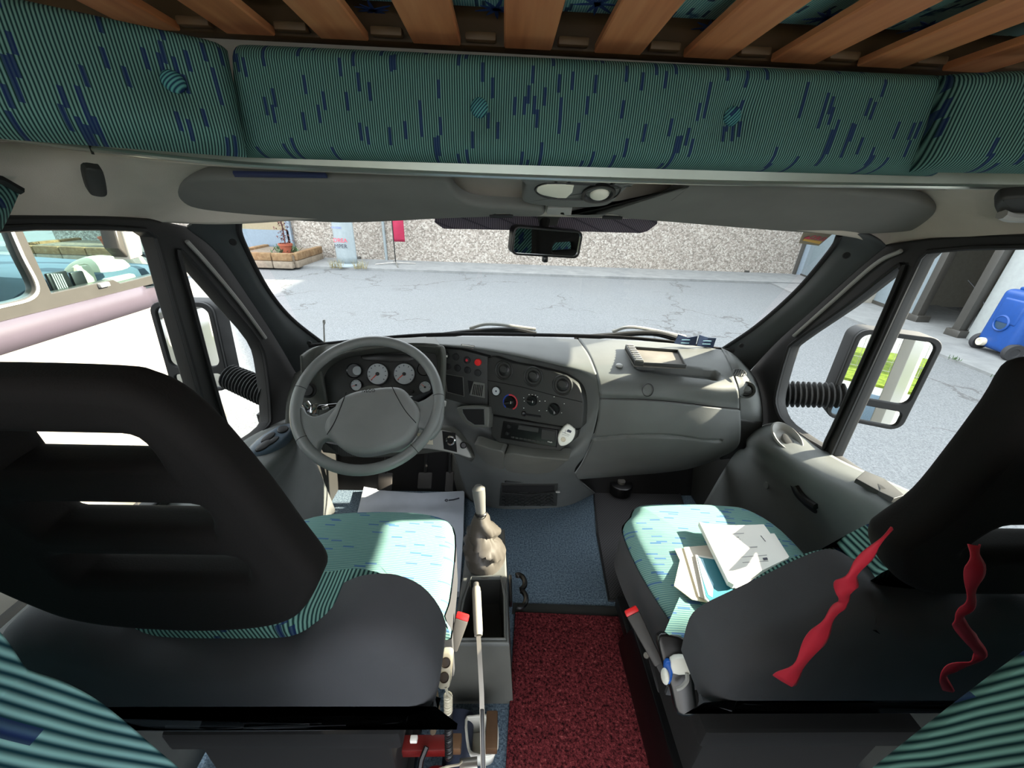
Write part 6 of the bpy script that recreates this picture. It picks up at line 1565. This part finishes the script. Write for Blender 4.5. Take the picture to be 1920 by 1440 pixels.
# belt buckles
def buckle(name, tip, root, label, w_=.030):
    tip, root = V(tip), V(root); d = (tip - root).normalized(); r = empty(name, root, label, 'seat belt buckle')
    n_ = (CAM - tip).normalized(); s = d.cross(n_).normalized(); n_ = s.cross(d)
    def ring(p, w1, t1): return [p + s * (a * w1) + n_ * (c * t1) for a, c in ((-1, -1), (1, -1), (1, 1), (-1, 1))]
    L = (tip - root).length
    b = B(); b.hexa(ring(root + d * (L * .12), w_ * .32, .008) + ring(tip - d * .012, w_ * .5, .010), bevel=.004); b.done('sleeve', mat('buckle_sleeve', (66, 64, 62), .6, var=.2), r)
    b = B(); b.hexa(ring(tip - d * .013, w_ * .5, .0095) + ring(tip, w_ * .47, .009), bevel=.003); b.done('release_button', M['red'], r)
    b = B(); b.hexa(ring(root - d * .04, w_ * .2, .003) + ring(root + d * (L * .2), w_ * .22, .003)); b.done('stalk', M['black'], r); return r
buckle('seat_belt_buckle', AZ(869, 1150, .40), AZ(846, 1230, .34), 'belt buckle with red button standing beside the driver seat', .032)
buckle('seat_belt_buckle', AZ(1181, 1140, .46), AZ(1244, 1262, .40), 'belt buckle with red button leaning out beside the passenger seat', .032)
# twin socket with coiled cord
sc0 = AZ(833, 1256, .55); 
sp_ = Plane(AZ(833, 1232, .565), AZ(846, 1232, .565), AZ(830, 1285, .535))
r = empty('twin_socket', sc0, 'cream twin lighter socket block beside the driver seat', 'socket')
b = B(); b.prism(capsule(sp_.at(834, 1258), .0105, .0275, .007, (sp_.at(844, 1258) - sp_.at(834, 1258)).normalized(), (sp_.at(836, 1230) - sp_.at(832, 1280)).normalized()), .028, .003); b.done('body', M['cream'], r)
b = B()
for (px, py) in ((836, 1242), (833, 1270)): b.lathe([(.0078, .001), (.0085, .0015), (.0076, .002), (.0068, .0005), (0, .0005)], sp_.at(px, py), sp_.n, n=22)
b.done('socket_ring', mat('socket_hole', (64, 50, 36), .5), r)
c0, c1 = AZ(840, 1302, .47), AZ(842, 1420, .25); ax = (c1 - c0); L = ax.length; R_ = frame_of(ax)
pts = [c0 + ax * (k / 260) + R_ @ V((.0062 * math.cos(k * .62), .0062 * math.sin(k * .62), 0)) for k in range(261)]
b = B(); b.tube([sp_.at(836, 1288), sp_.at(838, 1293) + V((0, 0, -.01))] + pts[:70], .0025, 6); b.done('cord_end', M['cream'], r)
b = B(); b.tube(pts[68:], .0026, 6); b.done('coiled_cord', M['black'], r)
# items on the floor behind the console
c = AZ(893, 1385, .05)
r = empty('white_basket', V((c.x, c.y, 0)), 'small white plastic tub on the floor beside the handbrake', 'tub')
p = [AZ(x, y, .09) for x, y in ((874, 1350), (886, 1344), (918, 1342), (930, 1352), (932, 1400), (918, 1416), (888, 1414), (878, 1400))]
p = cr(p, 3, True); q = [V((w_.x * .85 + c.x * .15, w_.y * .85 + c.y * .15, .02)) for w_ in p]
b = B(); b.grid([p + [p[0]], q + [q[0]]]); t = bmesh.new(); t.faces.new([t.verts.new(x) for x in q]); b._join(t); b.done('tub', M['white'], r, solid=.003)
b = B(); b.tube(p, .0035, 8, closed=True); b.done('rim', M['white'], r)
b = B(); b.box(AZ(922, 1372, .13), (.028, .075, .03), bevel=.003); o = b.done('wooden_block', M['wood_dark']); tag(o, 'brown wooden block standing in the white tub', 'wooden block')
b = B(); c0 = AZ(858, 1370, .12); b.cyl(V((c0.x, c0.y + .06, .05)), V((c0.x, c0.y - .16, .05)), .036, n=24, bevel=.006); o = b.done('tool_roll', mat('navy_roll', (50, 58, 78), .6)); tag(o, 'dark blue grey rolled pouch on the floor beside the coiled cord', 'pouch')
r = empty('jack_frame', AZ(700, 1415, .2), 'red painted jack bar strapped under the driver seat', 'jack')
b = B(); a0, a1 = AZ(640, 1415, .16), AZ(836, 1412, .16); b.hexa([a0 + V((0, 0, -.02)), a1 + V((0, 0, -.02)), a1 + V((0, .03, -.02)), a0 + V((0, .03, -.02)), a0 + V((0, 0, .012)), a1 + V((0, 0, .012)), a1 + V((0, .03, .012)), a0 + V((0, .03, .012))], bevel=.003); b.done('bar', M['red_paint'], r)
b = B(); a2 = AZ(858, 1420, .15); b.box((a1 + a2) / 2 + V((0, .02, 0)), (.04, .03, .03), bevel=.003); b.done('bar_end', M['wood_dark'], r)
b = B(); b.tube([AZ(800, 1400, .19), AZ(790, 1425, .18), AZ(786, 1450, .17)], .006, 6); b.done('strap', M['black'], r)
c = AZ(815, 1452, .14)
b = B(); b.cyl(c + V((0, .0, -.05)), c + V((-.02, -.16, -.05)), .040, n=26, bevel=.010); b.ell(c + V((0, .0, -.05)), (.040, .03, .040)); 
r = empty('fire_extinguisher', c, 'red fire extinguisher lying under the driver seat', 'fire extinguisher'); b.done('bottle', M['red'], r)
b = B(); b.cyl(AZ(862, 1440, .12), AZ(895, 1436, .12), .016, n=16); b.done('collar', M['steel'], r)
b = B(); b.tube([AZ(814, 1446, .175), AZ(836, 1438, .17), AZ(860, 1434, .15), AZ(866, 1428, .14)], .0025, 6); b.done('safety_wire', M['cream'], r)
b = B(); q = AZ(806, 1398, .2); b.prism([AZ(x, y, .17) for x, y in ((797, 1402), (806, 1388), (820, 1384), (822, 1402))], .03, .004, n=(0, 0, 1)); tag(b.done('red_funnel', M['red']), 'small red plastic cap beside the coiled cord', 'cap')
b = B(); b.box(AZ(776, 1386, .2), (.016, .012, .012), bevel=.002); tag(b.done('white_clip', M['paper']), 'tiny white clip under the driver seat', 'clip')
# light metal frame bracket of the driver seat
b = B(); b.tube([AZ(815, 1296, .50), AZ(817, 1330, .46), AZ(812, 1372, .40)], [.006, .008, .006], 8); b.box(AZ(770, 1352, .42), (.05, .02, .015), bevel=.003); tag(b.done('seat_bracket', mat('worn_metal', (110, 96, 76), .5, metal=.5, var=.3)), 'worn metal recliner bracket at the right edge of the driver seat', 'bracket')
# passenger swivel lever and side mechanism
r = empty('swivel_mechanism', AZ(1275, 1260, .3), 'black swivel mechanism with a white and blue lever cap at the passenger seat', 'seat mechanism')
MPn = Plane(AZ(1240, 1200, .52), AZ(1300, 1210, .53), AZ(1290, 1330, .46))
b = B(); b.prism(cr([MPn.at(x, y) for x, y in ((1232, 1192), (1262, 1190), (1292, 1210), (1304, 1300), (1306, 1340), (1270, 1340), (1256, 1290), (1240, 1240))], 3, True), .03, .006); b.done('side_plate', M['gloss_black'], r)
b = B(); b.prism(cr([MPn.at(x, y, .03) for x, y in ((1258, 1238), (1276, 1232), (1294, 1238), (1298, 1262), (1286, 1266), (1262, 1264))], 2, True), .03, .005); b.done('lever_cap', M['white'], r)
b = B(); b.prism(cr([MPn.at(x, y, .028) for x, y in ((1246, 1246), (1256, 1240), (1262, 1264), (1256, 1284), (1248, 1276))], 2, True), .03, .004); b.done('cap_end', M['blue'], r)
b = B(); b.ell(MPn.at(1247, 1268, .03), (.006, .012, .016)); b.done('push_button', M['white'], r)
b = B(); b.tube(cr([MPn.at(x, y, .03) for x, y in ((1288, 1262), (1288, 1276), (1278, 1288), (1268, 1292))], 4), .004, 6); b.done('trim_hook', M['grey_light'], r)
b = B(); b.lathe([(0, .004), (.007, .004), (.008, 0)], AZ(1212, 1229, .2), (-.4, -.3, .8), n=16); b.done('bolt', M['steel'], r)
b = B(); b.hexa([AZ(x, y, z) for x, y, z in ((1196, 1170, .2), (1222, 1170, .2), (1300, 1400, .1), (1262, 1400, .1), (1196, 1170, .05), (1222, 1170, .05), (1300, 1400, .02), (1262, 1400, .02))], bevel=.004); b.done('rail', M['black'], r)
b = B(); b.box(AZ(1300, 1370, .14), (.10, .07, .05), bevel=.004); b.done('latch_block', M['gloss_black'], r)
# black pedestal box below the passenger seat with ribs
b = B(); b.hexa([V(p) for p in ((.40, .28, 0), (.80, .28, 0), (.80, .75, 0), (.40, .75, 0), (.42, .30, .14), (.78, .30, .14), (.78, .72, .14), (.42, .72, .14))], bevel=.006)
for k in range(5): b.box((.46 + k * .06, .285, .07), (.006, .02, .12))
tag(b.done('battery_box', M['gloss_black']), 'glossy black ribbed box on the floor beneath the passenger seat', 'box')
# aperture pump lying in the passenger footwell
r = empty('compressor', AZ(1165, 905, .05), 'small black compressor with a grey plate in the passenger footwell', 'compressor')
b = B(); c = AZ(1165, 905, .06); b.cyl(V((c.x, c.y, 0)), c, .055, n=26, bevel=.008); b.done('drum', M['gloss_black'], r)
b = B(); b.cyl(c, c + V((0, 0, .012)), .018, n=16); b.done('knob', M['steel'], r)
b = B(); b.box(AZ(1205, 903, .03), (.10, .06, .05), Matrix.Rotation(.1, 3, 'Z'), bevel=.006); b.done('plate', M['grey_light'], r)
b = B(); b.tube([AZ(1206, 902, .058), AZ(1222, 900, .062)], .006, 6); b.done('handle', M['steel'], r)

# ================================================================== FOREGROUND CORNER CUSHIONS
def corner(name, pts, m, label, y0, sgn):
    p = [AY(x, y, y0) for x, y in pts]; inner = cr(p, 6)
    far = V((sgn * .95, y0, p[0].z + .06)); bot = V((sgn * .95, y0, .25)); b2 = V((p[-1].x - sgn * -.02, y0, .25))
    r = empty(name, sum(p, V((0, 0, 0))) / len(p), label, 'cushion')
    b = B(); b.prism(inner + [V((p[-1].x, y0, p[-1].z - .25)), V((sgn * .95, y0, p[-1].z - .25)), far], .14, 0, n=V((0, 1, 0))); 
    o = b.done('pad', m, r, 60); md = o.modifiers.new('round', 'BEVEL'); md.width = .035; md.segments = 5; md.limit_method = 'ANGLE'; md.angle_limit = math.radians(40)
    return r
corner('bench_cushion', [(-260, 1000), (-120, 1080), (0, 1180), (48, 1246), (66, 1258), (120, 1276), (180, 1308), (230, 1346), (290, 1398), (345, 1446), (420, 1520)], M['fab_fg_left'], 'large teal striped bench cushion at the left behind the driver seat', .150, -1)
corner('bench_cushion', [(2180, 1010), (2040, 1110), (1920, 1206), (1850, 1258), (1780, 1312), (1710, 1368), (1622, 1440), (1540, 1510)], M['fab_fg_right'], 'large teal striped bench cushion at the right behind the passenger seat', .150, 1)
# ------------------------------------------------------------------ phrases shared by things of one kind
GROUPS = {'pedal': 'pedals in the driver footwell', 'seat_belt_buckle': 'seat belt buckles beside the seats', 'sun_visor': 'sun visors above the windscreen', 'blue_sachet': 'sachets at the foot of the windscreen',
          'alcove_cushion': 'cushions round the sleeping alcove', 'bench_cushion': 'bench cushions behind the seats', 'red_ribbon': 'ribbons on the passenger seat', 'windscreen_wiper': 'windscreen wipers', 'cab_seat': 'cab seats',
          'wing_mirror': 'door mirrors outside the cab', 'screw_cap': 'screw caps on the windscreen pillars', 'stone_planter': 'tuff planters along the facade', 'potted_plant': 'potted plants on the planters', 'tree': 'trees beyond the fence',
          'door_post': 'posts of the garage bay', 'drain_outlet': 'drain outlets low on the facade'}
for o in bpy.data.objects:
    if o.parent is None and o.name.split('.')[0] in GROUPS and 'category' in o: o['group'] = GROUPS[o.name.split('.')[0]]
